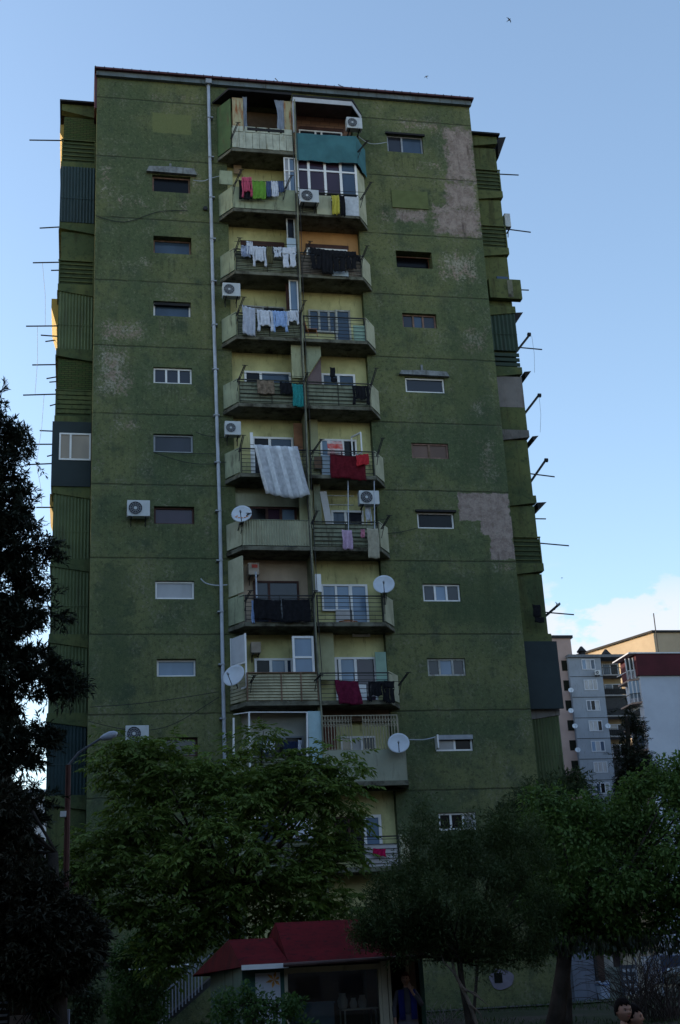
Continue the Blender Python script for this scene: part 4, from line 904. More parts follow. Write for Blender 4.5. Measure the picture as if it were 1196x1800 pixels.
# cables slung across the front
def cable(pts, Y, label, r=.012, m=None):
    vs = [W(a, b, Y) for a, b in pts]; out_ = []
    for i in range(len(vs)-1):
        for j in range(6): 
            t = j/6; p0 = vs[max(i-1, 0)]; p1 = vs[i]; p2 = vs[i+1]; p3 = vs[min(i+2, len(vs)-1)]
            out_.append(.5*((2*p1)+(-p0+p2)*t+(2*p0-5*p1+4*p2-p3)*t*t+(-p0+3*p1-3*p2+p3)*t**3))
    out_.append(vs[-1]); return tag(MB().tube(out_, r, 5).obj('cable', m or M_IRON), label, 'cable', 'cables along the front')
cable([(270, 795), (320, 797), (385, 798)], -.1, 'upper black cable from the fifth left window to the drainpipe')
cable([(270, 795), (320, 811), (360, 816), (400, 812)], -.12, 'lower sagging black cable below the fifth left window')
cable([(158, 1243), (240, 1237), (310, 1228), (385, 1216)], -.3, 'thin dark cable rising rightwards across the lower left wall')
cable([(156, 1268), (230, 1283), (300, 1275), (386, 1225)], -.3, 'deeply sagging dark cable above the low air conditioner')
cable([(353, 1017), (362, 1025), (380, 1029), (400, 1028)], -.15, 'short pale hose beside the seventh left window', .02, M_PIPE)
cable([(340, 317), (358, 318), (372, 313), (405, 305)], -.15, 'pale hose from the hooded left window to the balcony', .015, M_PIPE)
cable([(628, 238), (645, 250), (660, 253), (680, 250)], -.3, 'pale curved wire right of the top balcony', .015, M_PIPE)
cable([(345, 760), (365, 766), (400, 770)], -.1, 'thin cable from the grey framed window to the pipe')
cable([(670, 938), (700, 936), (735, 928)], -.1, 'thin cable reaching the white framed window by the bare concrete')
cable([(720, 1300), (745, 1300), (765, 1296)], -.2, 'cable from the round dish to the open sash window', .018, M_PIPE)
cable([(170, 380), (220, 390), (280, 372), (330, 370)], -.05, 'faint dark cable across the upper left wall')
# low wall vent
q = W(882, 1721, -.0)
vt = empty('wall_vent', q, 'square black vent hole in a pale oval plaster patch near the ground', 'vent')
MB().prismY([(q.x+.42*math.cos(t)*(1+.07*math.sin(5*t)), q.z+.33*math.sin(t)*(1+.08*math.cos(3*t))) for t in [2*math.pi*i/22 for i in range(22)]], -.03, -.003).obj('plaster_patch', mat('lilac_grey_plaster', (.20, .18, .22), .9, .2), vt)
MB().box(q.x-.26, q.x+.02, -.04, -.031, q.z-.12, q.z+.2).obj('opening', M_GAP, vt)

# ------------------------------------------------------------------ background blocks to the right
def block_windows(par, x0, x1, z_list, w_, h_, Y, n=2):
    for z in z_list:
        for x in (x0, x1):
            if x is None: continue
            window(par, x, x+w_, z, z+h_, Y-.08, 'pvc', [.33, .66], [random.choice(['bl', 'cw', 'cu', 'gr']) for _ in range(3)], fw=.10, dep=.07)
M_GB = mat('blue_grey_panel_wall', (.24, .265, .31), .9, .12, .4, .15, dirt=(.14, .15, .16), dirt_amt=.3)
M_PK = mat('pink_beige_wall', (.36, .26, .235), .9, .12, .4, .15)
M_LW = mat('pale_blue_wall', (.31, .35, .44), .9, .08, .3, .15)
M_DR = mat('dark_red_cladding', (.050, .007, .014), .7, .2, .5, .2)
M_PB = mat('pale_yellow_wall', (.36, .29, .21), .9, .1, .4, .1)
M_FARW = mat('far_window_frame', (.42, .44, .5), .6, .1)
M_WSL = mat('pale_slab', (.22, .21, .21), .9, .1)
Yg = 124.; Yp = Yg+.62
# pink tower
x0, x1, z0, z1 = rect(962, 1122, 1019, 1400, Yp); pk = empty('apartment_tower', (x1-3, Yp+8, .8), 'slim pink beige tower block with a column of dark openings behind the green block', 'apartment building')
MB().box(x0-8, x1, Yp, Yp+16, .8, z1).obj('wall', M_PK, pk); MB().box(x0-8.2, x1+.3, Yp-.2, Yp+16, z1+.01, z1+.4).obj('roof', M_DKROOF, pk)
for py in (1170, 1205, 1240, 1275, 1310, 1346, 1384):
    a, b, c, d = rect(988+(py-1170)*.1, py-9, 1001+(py-1170)*.1, py+9, Yp-.05); w = MB().box(a, b, Yp-.06, Yp+.02, c, d).obj('window', M_GAP, pk)
# grey block
x0, x1, z0, z1 = rect(1003, 1156, 1062, 1400, Yg); x0 = W(1000, 1170, Yg).x; x1 = W(1056, 1160, Yg).x
xe = W(1110, 1250, Yg).x
gb = empty('apartment_building', ((x0+x1)/2, Yg+8, .8), 'blue grey panel block with small balconies between the pink tower and the pale gable wall', 'apartment building')
xpk = W(1019, 1160, Yp).x+.05; MB().box(x0, xpk, Yg, Yg+.6, .8, z1).box(xpk, x1, Yg, Yg+14, .8, z1).obj('wall', M_GB, gb); MB().box(x1, xe, Yg+2.2, Yg+14, .8, z1).obj('wall', mat('shaded_ochre_wall', (.30, .22, .13), .9, .2, .5), gb)  # recessed wall in one ochre tone
MB().box(x0-.1, xpk, Yg-.3, Yg+.6, z1+.01, z1+.4).box(xpk, xe+.4, Yg-.3, Yg+14, z1+.01, z1+.4).obj('roof', mat('far_grey_trim', (.12, .13, .15)), gb)
cz = [W(1040, py, Yg).z for py in (1168, 1204, 1240, 1276, 1312, 1349, 1386)]
for i, z in enumerate(cz):
    xw = W(1026+(i*36)*.11, 1168+i*36, Yg).x
    window(gb, x1-2.9, x1-.9, z-.75, z+.75, Yg-.06, M_FARW, [.33, .66], [['cu', 'cw', 'bl'], ['cw', 'cw', 'cw'], ['bl', 'dk', 'cw'], ['cw', 'cw', 'dk']][i % 4], fw=.12)
    MB().box(x0, x1, Yg-.03, Yg-.002, z-1.75, z-1.68).obj('joint', M_DKROOF, gb)
    bl = MB().box(x1+.02, xe, Yg+.2, Yg+2.18, z-1.55, z-1.35).obj('balcony', M_WSL, gb)
    r_ = MB(); r_.box(x1+.05, xe, Yg+.2, Yg+.25, z-.45, z-.38)
    for j in range(14): r_.box(x1+.1+j*.28, x1+.14+j*.28, Yg+.2, Yg+.24, z-1.35, z-.45)
    r_.obj('railing', M_IRON, bl)
    if i % 2 == 1: MB().box(x1+.1, xe, Yg+.3, Yg+.34, z-1.3, z-.5).obj('screen', M_DKROOF, bl)
    if i in (2, 5): MB().box(x1+.1, xe, Yg+.5, Yg+.6, z-1.3, z+1.2).obj('screen', M_IRON, bl)
    window(gb, x1+1.0, x1+3.4, z-1.2, z+.6, Yg+2.1, M_FARW, [.5], [random.choice(['bl', 'cw', 'dk']), 'dk'], fw=.12)
for i, (px, py) in enumerate(((1004, 1213), (1004, 1249), (1011, 1276), (1016, 1318), (1069, 1276))):
    dish(px, py, 4.6, Yg-.8, ['distant dish at the grey block corner, topmost of the column', 'distant white dish at the grey block corner, second from the top of the column', 'distant small dish at the grey block corner, third from the top', 'distant dish at the grey block corner, lowest above the trees', 'distant dish by the recessed balconies of the grey block'][i], foot=(.1, .7, -.2))
ac_unit(1047, 1178, 1056, 1186, Yg-.5, 'distant air conditioner right of the top window of the grey block')
# tiny chimneys on that roof
for px, py, lb in ((1023, 1146, 'dark cowl chimney on the grey block roof beside the pink tower'), (1066, 1151, 'dark rounded cap on the middle of the grey block roof')):
    q = W(px, py, Yg+3); tag(MB().tube([(q.x, Yg+3, z1+.3), (q.x, Yg+3, q.z)], [.55, .5]).tube([(q.x, Yg+3, q.z), (q.x, Yg+3, q.z+.8)], [.8, .15]).obj('chimney', M_DKROOF), lb, 'chimney')
# right wing: balconies on its left side, blank pale wall to the front
Yr = 96.
xr = W(1133, 1250, Yr).x; zt = W(1160, 1150, Yr).z; zd = W(1160, 1188, Yr).z
rw = empty('apartment_building', (xr+8, Yr+8, .8), 'pale blue blank gable wall under a dark red top storey, at the right edge', 'apartment building')
MB().box(xr, xr+30, Yr, Yr+4.4, .8, zd).obj('wall', M_LW, rw); MB().box(xr-.3, xr+30, Yr-.25, Yr+4.4, zd+.01, zt).obj('top_cladding', M_DR, rw)
MB().box(xr-1.2, xr+30, Yr-.4, Yr+4.6, zt+.01, zt+.16).obj('roof_edge', M_FARW, rw)
for i in range(7):
    z = zd-.2-i*2.75
    b = MB().prism([(xr-.02, Yr+.2), (xr-1.0, Yr+.9), (xr-1.1, Yr+4), (xr-.02, Yr+4)][::-1], z-.2, z).obj('balcony', mat('pinkish_slab', (.22, .165, .15), .9, .1), rw)
    r_ = MB()
    for j in range(10):
        t = j/9; r_.box(xr-.1-1.1*t, xr-.06-1.1*t, Yr+.2+.65*t, Yr+.24+.65*t, z, z+1)
    r_.beam((xr-.1, Yr+.2, z+1), (xr-1.2, Yr+.9, z+1), .07); r_.beam((xr-1.0, Yr+.9, z+1), (xr-1.1, Yr+4, z+1), .07)
    r_.obj('railing', M_IRON if i % 2 else M_FARW, b)
    if i in (0, 1): 
        g = MB()
        for t in (0, .33, .66, 1): g.box(xr-.1-1.1*t, xr+.02-1.1*t, Yr+.15+.7*t, Yr+.25+.7*t, z, z+2.5)
        g.obj('glazing_bar', M_FARW, b); MB().beam((xr-.1, Yr+.35, z+1.5), (xr-1.1, Yr+1., z+1.5), .04, 2.0).obj('glazing', G_CU if i else G_DK, b)
    else: MB().box(xr-.06, xr-.01, Yr+1.2, Yr+3.8, z, z+2.1).obj('balcony_window', G_BL if i % 2 else G_DK, b)
# sunlit penthouse further back
Yh = 150.; x0, x1, z0, z1 = rect(1151, 1112, 1300, 1150, Yh)
ph = empty('rooftop_house', (x0+10, Yh+6, .8), 'pale rooftop block with its left face in low sun behind the dark red storey', 'building')
MB().prism([(x0, Yh), (x0+40, Yh), (x0+40, Yh+20), (x0-9, Yh+20)], .8, z1).obj('wall', M_PB, ph); MB().prism([(x0-.3, Yh-.3), (x0+40, Yh-.3), (x0+40, Yh+20), (x0-9.4, Yh+20)], z1+.01, z1+.35).obj('roof', M_DKROOF, ph)
q = W(1153, 1115, Yh-4); q2 = W(1149, 1078, Yh-4); tag(MB().tube([(q.x, Yh-4, z1-6), (q2.x, Yh-4, q2.z)], .09, 5).obj('mast', M_IRON), 'thin antenna mast on the distant roof at the right', 'mast')
# low pale building glimpsed behind the conifer
x0, x1, z0, z1 = rect(-60, 1397, 98, 1500, 90)
lb_ = empty('apartment_building', (x0+6, 96, .8), 'low pale building glimpsed behind the dark conifer on the left', 'apartment building')
MB().box(x0-20, -.3, 90, 104, .8, z1).obj('wall', mat('pale_far_wall', (.40, .40, .42), .9, .1, .3), lb_); MB().box(x0-20.2, -.1, 89.6, 104, z1+.01, z1+.4).obj('roof', M_GREYF, lb_)
for i in range(4):
    for j in range(3): window(lb_, -8+i*2.2-5, -6.6+i*2.2-5, z1-2.6-j*3, z1-1.3-j*3, 89.92, 'pvc', [.5], ['bl'], fw=.1)

# ------------------------------------------------------------------ kiosk
YK = -21.5
M_KG = mat('teal_green_board', (.040, .095, .078), .8, .15, 1.2, .2, dirt=(.04, .08, .06), dirt_amt=.3)
M_KC = mat('cream_trim', (.50, .44, .33), .7, .12, 3, .3, dirt=(.3, .25, .18), dirt_amt=.3)
M_KR = mat('red_roof_sheet', (.095, .006, .010), .95, .2, 1.5, .06, dirt=(.025, .006, .008), dirt_amt=.6)
gk = gz(YK)
kx0 = W(427, 1750, YK).x; kxm = W(505, 1750, YK).x; kx1 = W(668, 1750, YK).x; kx2 = W(735, 1750, YK).x
ek = W(425, 1699, YK).z; ek2 = W(665, 1692, YK).z
ks = empty('kiosk', ((kx0+kx2)/2, YK+2, gk), 'green timber kiosk with a dark red hipped roof and a big cream framed shop window', 'kiosk')
zr = 2.95
# walls
MB().box(kx0, kxm-.04, YK, YK+.1, gk, ek).obj('wall', M_KG, ks); MB().quad((kx0-.006, YK, gk), (kx0-.006, YK+5.4, gk), (kx0-.006, YK+5.4, ek), (kx0-.006, YK, ek)).obj('side_wall', M_KG, ks)
MB().box(kx0, kx2+.2, YK+5.3, YK+5.4, gk, ek).obj('back_wall', M_KG, ks); MB().box(kx2+.12, kx2+.2, YK+.3, YK+5.3, gk, ek).obj('side_wall', M_KG, ks)
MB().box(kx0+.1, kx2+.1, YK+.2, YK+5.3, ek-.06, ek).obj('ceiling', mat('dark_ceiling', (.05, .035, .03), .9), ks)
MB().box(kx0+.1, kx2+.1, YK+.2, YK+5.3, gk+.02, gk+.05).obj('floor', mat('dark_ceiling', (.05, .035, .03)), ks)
for i in range(1, 3): MB().box(kx0-.012, kx0-.007, YK+i*1.3, YK+i*1.3+.025, gk, ek).obj('board_joint', M_GAP, ks)
# window
fr = MB(); zb0, zt0 = gk+.25, ek-.15
for x in (kxm-.04, kx1-.02): fr.box(x, x+.055, YK-.03, YK+.06, gk, zt0)
fr.box(kxm-.04, kx1+.03, YK-.035, YK+.06, zt0, zt0+.09); fr.box(kxm, kx1, YK-.03, YK+.06, gk, zb0)
f_ = fr.obj('shop_window', M_KC, ks)
n = NB('clear_shop_glass'); gl = n.t.nodes.new('ShaderNodeBsdfGlossy'); gl.inputs['Roughness'].default_value = .02; gl.inputs['Color'].default_value = (.75, .8, .85, 1)
tr_ = n.t.nodes.new('ShaderNodeBsdfTransparent'); tr_.inputs['Color'].default_value = (.75, .78, .78, 1); mx = n.t.nodes.new('ShaderNodeMixShader')
lw = n.t.nodes.new('ShaderNodeFresnel'); lw.inputs['IOR'].default_value = 1.7
n.t.links.new(lw.outputs[0], mx.inputs[0]); n.t.links.new(tr_.outputs[0], mx.inputs[1]); n.t.links.new(gl.outputs[0], mx.inputs[2]); n.t.links.new(mx.outputs[0], n.o.inputs[0])
MB().box(kxm+.01, kx1-.02, YK+.0, YK+.012, zb0, zt0).obj('pane', n.m, f_)
# columns
for x, w_ in ((kx1+.03, .10), (kx1+.145, .05)): MB().box(x, x+w_, YK-.06, YK+.06, gk, ek+.0).obj('column', M_KC, ks)
pxd = W(719, 1750, YK).x
MB().box(pxd-.02, pxd+.03, YK-.02, YK+.05, gk, ek).obj('door_post', M_KC, ks); MB().box(pxd+.032, pxd+.13, YK-.04, YK+.06, gk, ek).obj('door_post', mat('brown_post', (.14, .09, .06), .8, .3), ks)
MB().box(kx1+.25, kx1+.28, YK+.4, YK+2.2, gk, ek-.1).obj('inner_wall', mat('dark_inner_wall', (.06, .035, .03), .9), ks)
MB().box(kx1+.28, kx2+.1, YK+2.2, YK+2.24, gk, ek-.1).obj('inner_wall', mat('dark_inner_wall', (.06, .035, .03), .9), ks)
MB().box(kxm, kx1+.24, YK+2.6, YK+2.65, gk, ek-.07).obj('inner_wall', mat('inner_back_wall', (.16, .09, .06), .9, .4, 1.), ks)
# roof : a lower hip on the left, a higher plane on the right
xl_e = W(424, 1700, YK-.25).x; xm_e = W(507, 1694, YK-.28).x; xr_e = kx2+.12
def roof(mb, x0, x1, e, r, y0, y1, hip):
    yr = (y0+y1)/2-.6
    mb.quad((x0, y0, e), (x1, y0, e), (x1, yr, r), (x0-(.0 if not hip else -.0)-.45*(1), yr, r))
    mb.quad((x1, y1, e), (x0, y1, e), (x0-.45, yr, r), (x1, yr, r))
r1 = MB(); yA, yB = YK-.30, YK+5.8
e1 = W(424, 1700, yA).z; q = W(402, 1652, YK+1.7); 
r1.quad((xl_e, yA, e1), (xm_e+.02, yA, e1+.02), (xm_e+.02, YK+1.7, q.z), (q.x, YK+1.7, q.z)).quad((q.x, YK+1.7, q.z), (xm_e+.02, YK+1.7, q.z), (xm_e+.02, yB, e1), (q.x-.3, yB, e1))
r1.quad((xl_e, yA, e1), (q.x, YK+1.7, q.z), (q.x-.3, yB, e1))
o = r1.obj('roof', M_KR, ks); sm = o.modifiers.new('s', 'SOLIDIFY'); sm.thickness = .03
r2 = MB(); q = W(484, 1622, YK+2.4); e2 = W(507, 1695, yA-.05).z
r2.quad((xm_e, yA-.05, e2), (xr_e, yA-.05, e2+.02), (xr_e, YK+2.4, q.z), (q.x, YK+2.4, q.z)).quad((q.x, YK+2.4, q.z), (xr_e, YK+2.4, q.z), (xr_e, yB, e2), (q.x, yB, e2))
r2.quad((xm_e, yA-.05, e2), (q.x, YK+2.4, q.z), (q.x, yB, e2))
o = r2.obj('roof', M_KR, ks); sm = o.modifiers.new('s', 'SOLIDIFY'); sm.thickness = .03
rr = MB()
for i in range(1, 9):
    t = i/9; xa = xm_e+(xr_e-xm_e)*t; xb = q.x+(xr_e-q.x)*t
    rr.beam((xa, yA-.05, e2+.035), (xb, YK+2.4, q.z+.02), .02, .02)

MB().box(xl_e, xm_e, yA-.02, yA-.005, e1-.05, e1+.03).obj('eave_board', M_PVC, ks); MB().tube([(xm_e-.1, yA-.1, e2-.01), (xr_e, yA-.1, e2+.02)], .035, 8).obj('gutter', mat('brown_gutter', (.09, .05, .045), .6), ks)
# poster with an orange lily
x0, x1, z0, z1 = rect(450, 1710, 494, 1800, YK-.02); z0 = gk+.2
po = tag(MB().box(x0, x1, YK-.025, YK-.003, z0, z1).obj('poster', mat('poster_white', (.50, .50, .56), .5, .05)), 'white poster with an orange flower on the green kiosk front', 'poster')
fl_ = MB(); c0 = W(482, 1722, YK-.03)
for i in range(6):
    a = i*math.pi/3+.3; r_ = .15
    tip = (c0.x+r_*math.cos(a), c0.z+r_*math.sin(a)*.9); s1 = (c0.x+r_*.5*math.cos(a+.35), c0.z+r_*.5*math.sin(a+.35)); s2 = (c0.x+r_*.5*math.cos(a-.35), c0.z+r_*.5*math.sin(a-.35))
    if tip[0] > x1-.01: tip = (x1-.01, tip[1]); s1 = (min(s1[0], x1-.02), s1[1]); s2 = (min(s2[0], x1-.02), s2[1])
    fl_.prismY([(c0.x, c0.z), s2, tip, s1], YK-.030-i*.0008, YK-.0255)
fl_.obj('printed_flower', mat('orange_print', (.55, .24, .05), .5, .5, 12), po)
# inside: table with pots
tb = empty('table', W(650, 1790, YK+.8), 'small white legged table inside the shop window', 'table')
x0, x1, z0, z1 = rect(598, 1772, 660, 1775, YK+.8); MB().box(x0, x1, YK+.55, YK+1.05, z0, z1).obj('tabletop', M_PVC, tb)
for x in (x0+.03, x1-.05):
    for y in (YK+.58, YK+1.0): MB().box(x, x+.025, y, y+.025, gk+.05, z0).obj('leg', M_PVC, tb)
def lathe(mb, c, prof, n=14):
    i0 = len(mb.v)
    for r, z in prof:
        for j in range(n): t = 2*math.pi*j/n; mb.v.append((c[0]+r*math.cos(t), c[1]+r*math.sin(t), c[2]+z))
    for k in range(len(prof)-1):
        for j in range(n): a = i0+k*n+j; b = i0+k*n+(j+1) % n; mb.f.append((a, b, b+n, a+n))
    return mb
pot_prof = [(.0, 0), (.045, 0), (.06, .03), (.065, .09), (.04, .15), (.045, .17), (.03, .165)]
for i, (px, lab) in enumerate(((622, 'white pitcher at the middle of the shop window table'), (638, 'white vase with trailing ribbon on the shop window table'), (603, 'white urn on the left end of the shop window table'))):
    q = W(px, 1772, YK+.8); v = lathe(MB(), (q.x, YK+.8, z1+.001), [(r*(1+.2*i), z*(1+.25*i)) for r, z in pot_prof]).obj('vase', M_PVC, None, True); tag(v, lab, 'vase', 'white vases in the shop window')
q = W(566, 1770, YK+.3); x0, x1, z0, z1 = rect(510, 1765, 588, 1800, YK+.3)
tag(MB().box(x0, x1, YK+.3, YK+.8, gk+.05, z1).box(x0-.02, x1+.02, YK+.28, YK+.82, z1, z1+.03).obj('counter', mat('pale_blue_counter', (.22, .28, .36), .5, .1)), 'pale blue counter low inside the left half of the shop window', 'counter')

# ------------------------------------------------------------------ stairs with railing left of the kiosk
YS = -4.
st = empty('stairs', W(320, 1790, YS), 'sloping concrete stair with a grey baluster railing left of the kiosk', 'stairs')
A_, B_ = W(284, 1800, YS), W(352, 1740, YS); b = MB(); b.beam(A_-(B_-A_)*.6, B_+(B_-A_)*.3, 1.1, .16); b.obj('ramp', mat('grey_paving', (.06, .058, .056)), st)
b = MB().beam(A_+Vector((-.4, -.6, .55)), B_+Vector((.5, -.6, 1.1)), .05); b.obj('handrail', M_GREYF, st)
for i in range(13):
    t = i/12; p = A_.lerp(B_, t)+Vector((0, -.6, 0)); MB().beam(p, p+Vector((0, 0, .62+.35*t)), .035).obj('baluster', M_GREYF, st)
q0, q1 = W(225, 1706, -3), W(332, 1697, -3); e = empty('entrance_canopy', q0, 'thin pale metal canopy edge over the stair behind the shrubs', 'canopy')
MB().tube([q0, q1], .05, 8).obj('edge_tube', M_PVC, e); MB().box(q0.x, q1.x, -2.95, -.01, q0.z-.04, q0.z+.0).obj('canopy_sheet', M_KG, e)
q = W(320, 1668, -.01); tag(MB().tube([(q.x, 0, q.z), (q.x, -.06, q.z)], .16, 14).obj('round_vent', M_GAP), 'round dark vent in the wall above the stair', 'vent')

# ------------------------------------------------------------------ lower left corner
YC = -25.
x0, x1, z0, z1 = rect(-20, 1748, 14, 1810, YC); e = empty('metal_rack', ((x0+x1)/2, YC, gz(YC)), 'grey slatted metal rack at the lower left corner', 'rack')
for i in range(6): MB().box(x0, x1, YC-.02+.001*i, YC+.02, z0+(z1-z0)*i/5.5, z0+(z1-z0)*i/5.5+.03).obj('shelf', M_GREYF, e)
for x in (x0, x1): MB().box(x, x+.025, YC-.03, YC+.03, gz(YC), z1).obj('post', M_IRON, e)
x0, x1, z0, z1 = rect(30, 1738, 82, 1790, YC+1.2); tag(MB().box(x0, x1, YC+1.2, YC+1.25, gz(YC), z1).obj('board', mat('turquoise_board', (.03, .13, .17), .6, .4, 4)), 'turquoise patterned board standing under the conifer', 'board')
x0, x1, z0, z1 = rect(84, 1775, 123, 1815, YC); tag(bevel(MB().box(x0, x1, YC-.3, YC+.2, gz(YC), z1).obj('cabinet', mat('lilac_white_panel', (.34, .34, .42), .6, .05))), 'plain white cabinet in front of the conifer trunk', 'cabinet')
x0, x1, z0, z1 = rect(17, 1784, 84, 1815, YC); tag(bevel(MB().box(x0, x1-.01, YC-.1, YC+.1, gz(YC), z1).obj('low_wall', mat('beige_low_wall', (.26, .23, .22), .9, .1))), 'low beige wall beside the white cabinet', 'wall')

# ------------------------------------------------------------------ street lamp
YL = -22.
q = W(119, 1420, YL); lamp = empty('street_lamp', (q.x, YL, gz(YL)), 'street lamp with a grey oval head on a thin rusty pole before the left wall', 'street lamp')
tp = W(119, 1345, YL); hd = W(176, 1299, YL); he = W(207, 1288, YL)
MB().tube([(q.x, YL, gz(YL)), (q.x, YL, tp.z)], [.06, .045], 8).obj('pole', mat('rusty_pole', (.09, .032, .025), .7, .3), lamp)
MB().tube([(q.x, YL, tp.z), tp.lerp(hd, .35)+Vector((0, 0, .06)), hd], .02, 8).obj('arm', mat('dark_lamp_arm', (.10, .11, .13)), lamp)
d = (he-hd); mb = MB(); prof = [(0, .02), (.12, .045), (.3, .06), (.6, .07), (.85, .055), (1, .015)]
mb.tube([hd+d*t for t, r in prof], [r for t, r in prof], 12); o = mb.obj('lamp_head', M_PIPE, lamp, True); o.scale = (1, 1, 1)
x0, x1, z0, z1 = rect(106, 1427, 117, 1437, YL); MB().box(x0, x1, YL-.1, YL, z0, z1).obj('junction_box', M_PVC, lamp)

# ------------------------------------------------------------------ right ground floor annexe, door, bin, boards, car
YA = -.6
x0, x1, z0, z1 = rect(944, 1662, 1046, 1760, YA)
an = empty('annexe', (x1-1, YA+2, .8), 'low blue grey rendered annexe at the foot of the block behind the leaning trunk', 'annexe')
MB().box(WID+.3, x1, YA, YA+5, .78, z1+.25).obj('wall', mat('blue_grey_render', (.17, .19, .24), .9, .15, .8, .1, dirt=(.10, .10, .11)), an)
MB().box(WID+.2, x1+4, YA-.15, YA+5.2, z1+.251, z1+.35).obj('roof', M_DKROOF, an)
MB().box(x1+.01, x1+.10, YA-.05, YA+.1, .78, z1+.2).obj('dark_post', M_IRON, an)
a, b, c, d = rect(1050, 1660, 1064, 1750, YA+.3)
MB().box(a, b, YA+.3, YA+.36, .78, d).obj('door', mat('brown_door', (.09, .055, .045), .8, .3), an)
MB().box(b+.02, b+.4, YA+.5, YA+.6, .78, d).obj('inner_post', M_OLDW, an)
a, b, c, d = rect(1064, 1655, 1098, 1760, YA+.9); MB().box(a, b, YA+.9, YA+1., .78, d).obj('dark_wall', mat('dark_brown_wall', (.06, .045, .045), .9), an)
a, b, c, d = rect(1096, 1660, 1120, 1745, YA+.7); MB().box(a, b+.2, YA+.7, YA+.95, .78, d).obj('cream_wall', M_KC, an)
a, b, c, d = rect(1052, 1727, 1070, 1754, YA-.9)
e = empty('litter_bin', ((a+b)/2, YA-.9, .8), 'small white plastic bin with a blue lid rim beside the dark post', 'bin')
mb = MB(); cx, w_, h_ = (a+b)/2, (b-a)/2, d-.86
i = len(mb.v); 
for zz, s_ in ((.86, .72), (.86+h_, 1)):
    for sx, sy in ((-1, -1), (1, -1), (1, 1), (-1, 1)): mb.v.append((cx+sx*w_*s_, YA-.9+sy*.2*s_, zz))
mb.f += [(3, 2, 1, 0), (4, 5, 6, 7), (0, 1, 5, 4), (1, 2, 6, 5), (2, 3, 7, 6), (3, 0, 4, 7)]
mb.obj('bin_body', mat('pale_blue_plastic', (.34, .40, .52), .5, .05), e); MB().box(cx-w_*1.08, cx+w_*1.08, YA-1.12, YA-.68, .86+h_*.84, .86+h_*.9).obj('rim', mat('blue_plastic', (.08, .14, .3), .5), e)
for i_, sx in enumerate((-1, 1)): MB().box(cx+sx*w_*.9-.03, cx+sx*w_*.9+.03, YA-1.08, YA-.72, .86+h_, .86+h_*1.1).obj('lug', mat('pale_blue_plastic', (.34, .40, .52)), e)
a, b, c, d = rect(1066, 1700, 1094, 1746, YA-.3); tag(MB().box(a, b, YA-.3, YA-.26, .84, d).obj('leaning_panel', mat('mottled_green_panel', (.17, .19, .17), .8, .4, 3)), 'mottled grey green panel leaning right of the white bin', 'panel')
a, b, c, d = rect(1092, 1696, 1122, 1738, YA-.5); e = tag(MB().box(a, b, YA-.5, YA-.46, .95, d).obj('notice_board', mat('dark_notice_board', (.05, .06, .08), .6, .2)), 'dark board with rows of small pale cards beside the mottled panel', 'notice board')
for i in range(4):
    for j in range(3):
        x = a+.08+j*(b-a-.1)/3; z = d-.16-i*.24
        MB().box(x, x+(b-a)/3-.09-.03*((i+j) % 2), YA-.507, YA-.501, z-.07, z+.05).obj('card', mat('pale_card', (.35, .38, .42), .7, .5, 9), e)
# chain-link fence panel
fn = MB(); a, b, c, d = rect(1118, 1640, 1160, 1750, -3.)
for i in range(22):
    for s_ in (-1, 1):
        t = a+(b-a)*i/10-(b-a)*.6; p0, p1 = Vector((t, -3, .9)), Vector((t+s_*(d-.9)*.6, -3, d))
        lo, hi = a, b
        if min(p0.x, p1.x) < lo or max(p0.x, p1.x) > hi:
            def clip(p, q_, X): k = (X-p.x)/(q_.x-p.x); return p.lerp(q_, k)
            if max(p0.x, p1.x) < lo or min(p0.x, p1.x) > hi: continue
            if p0.x < lo: p0 = clip(p0, p1, lo)
            if p1.x < lo: p1 = clip(p0, p1, lo)
            if p0.x > hi: p0 = clip(p0, p1, hi)
            if p1.x > hi: p1 = clip(p0, p1, hi)
        fn.beam(p0, p1, .012)
e = empty('wire_fence', (a, -3, .8), 'pale diamond mesh fence panel behind the bare brambles', 'fence'); fn.obj('mesh', M_OLDW, e)
for x in (a, b): MB().tube([(x, -3, .7), (x, -3, d)], .035).obj('post', M_GREYF, e)
# parked car at the right edge
def car(cx, cy, zg, label, c, flip=1):
    e = empty('parked_car', (cx, cy, zg), label, 'car')
    L = 4.2; side = [(-2.1, .35), (-2.1, .75), (-1.95, .92), (-1.1, .98), (-.55, 1.40), (.65, 1.44), (1.35, 1.02), (2.0, .92), (2.1, .6), (2.1, .32)]
    b = MB(); b.prismY([(cx+x*flip, zg+z) for x, z in (side if flip > 0 else side[::-1])], cy-.82, cy+.82); bevel(b.obj('body', mat('car_paint_'+c[0], c[1], .25, .03, 1, .6), e), .05)
    g = MB(); 
    for y0, y1 in ((cy-.835, cy-.823), (cy+.823, cy+.835)):
        g.prismY([(cx+x*flip, zg+z) for x, z in [(-.98, .99), (-.5, 1.33), (.0, 1.36), (.0, .99)]], y0, y1); g.prismY([(cx+x*flip, zg+z) for x, z in [(.06, .99), (.06, 1.36), (.6, 1.37), (1.15, 1.0)]], y0, y1)
    g.obj('side_window', G_BL, e)
    for x in (-1.3, 1.3):
        for y0, y1 in ((cy-.86, cy-.66), (cy+.66, cy+.86)):
            w = MB().tube([(cx+x, y0, zg+.32), (cx+x, y1, zg+.32)], .32, 20).obj('wheel', M_IRON, e); MB().tube([(cx+x, y0-.01, zg+.32), (cx+x, y0-.001, zg+.32)], .19, 14).obj('rim', M_GREYF, w)
    for sy in (-.6, .6): MB().box(cx-2.13*flip-.02, cx-2.13*flip+.03, cy+sy-.15, cy+sy+.15, zg+.62, zg+.76).obj('headlight', M_PVC, e)
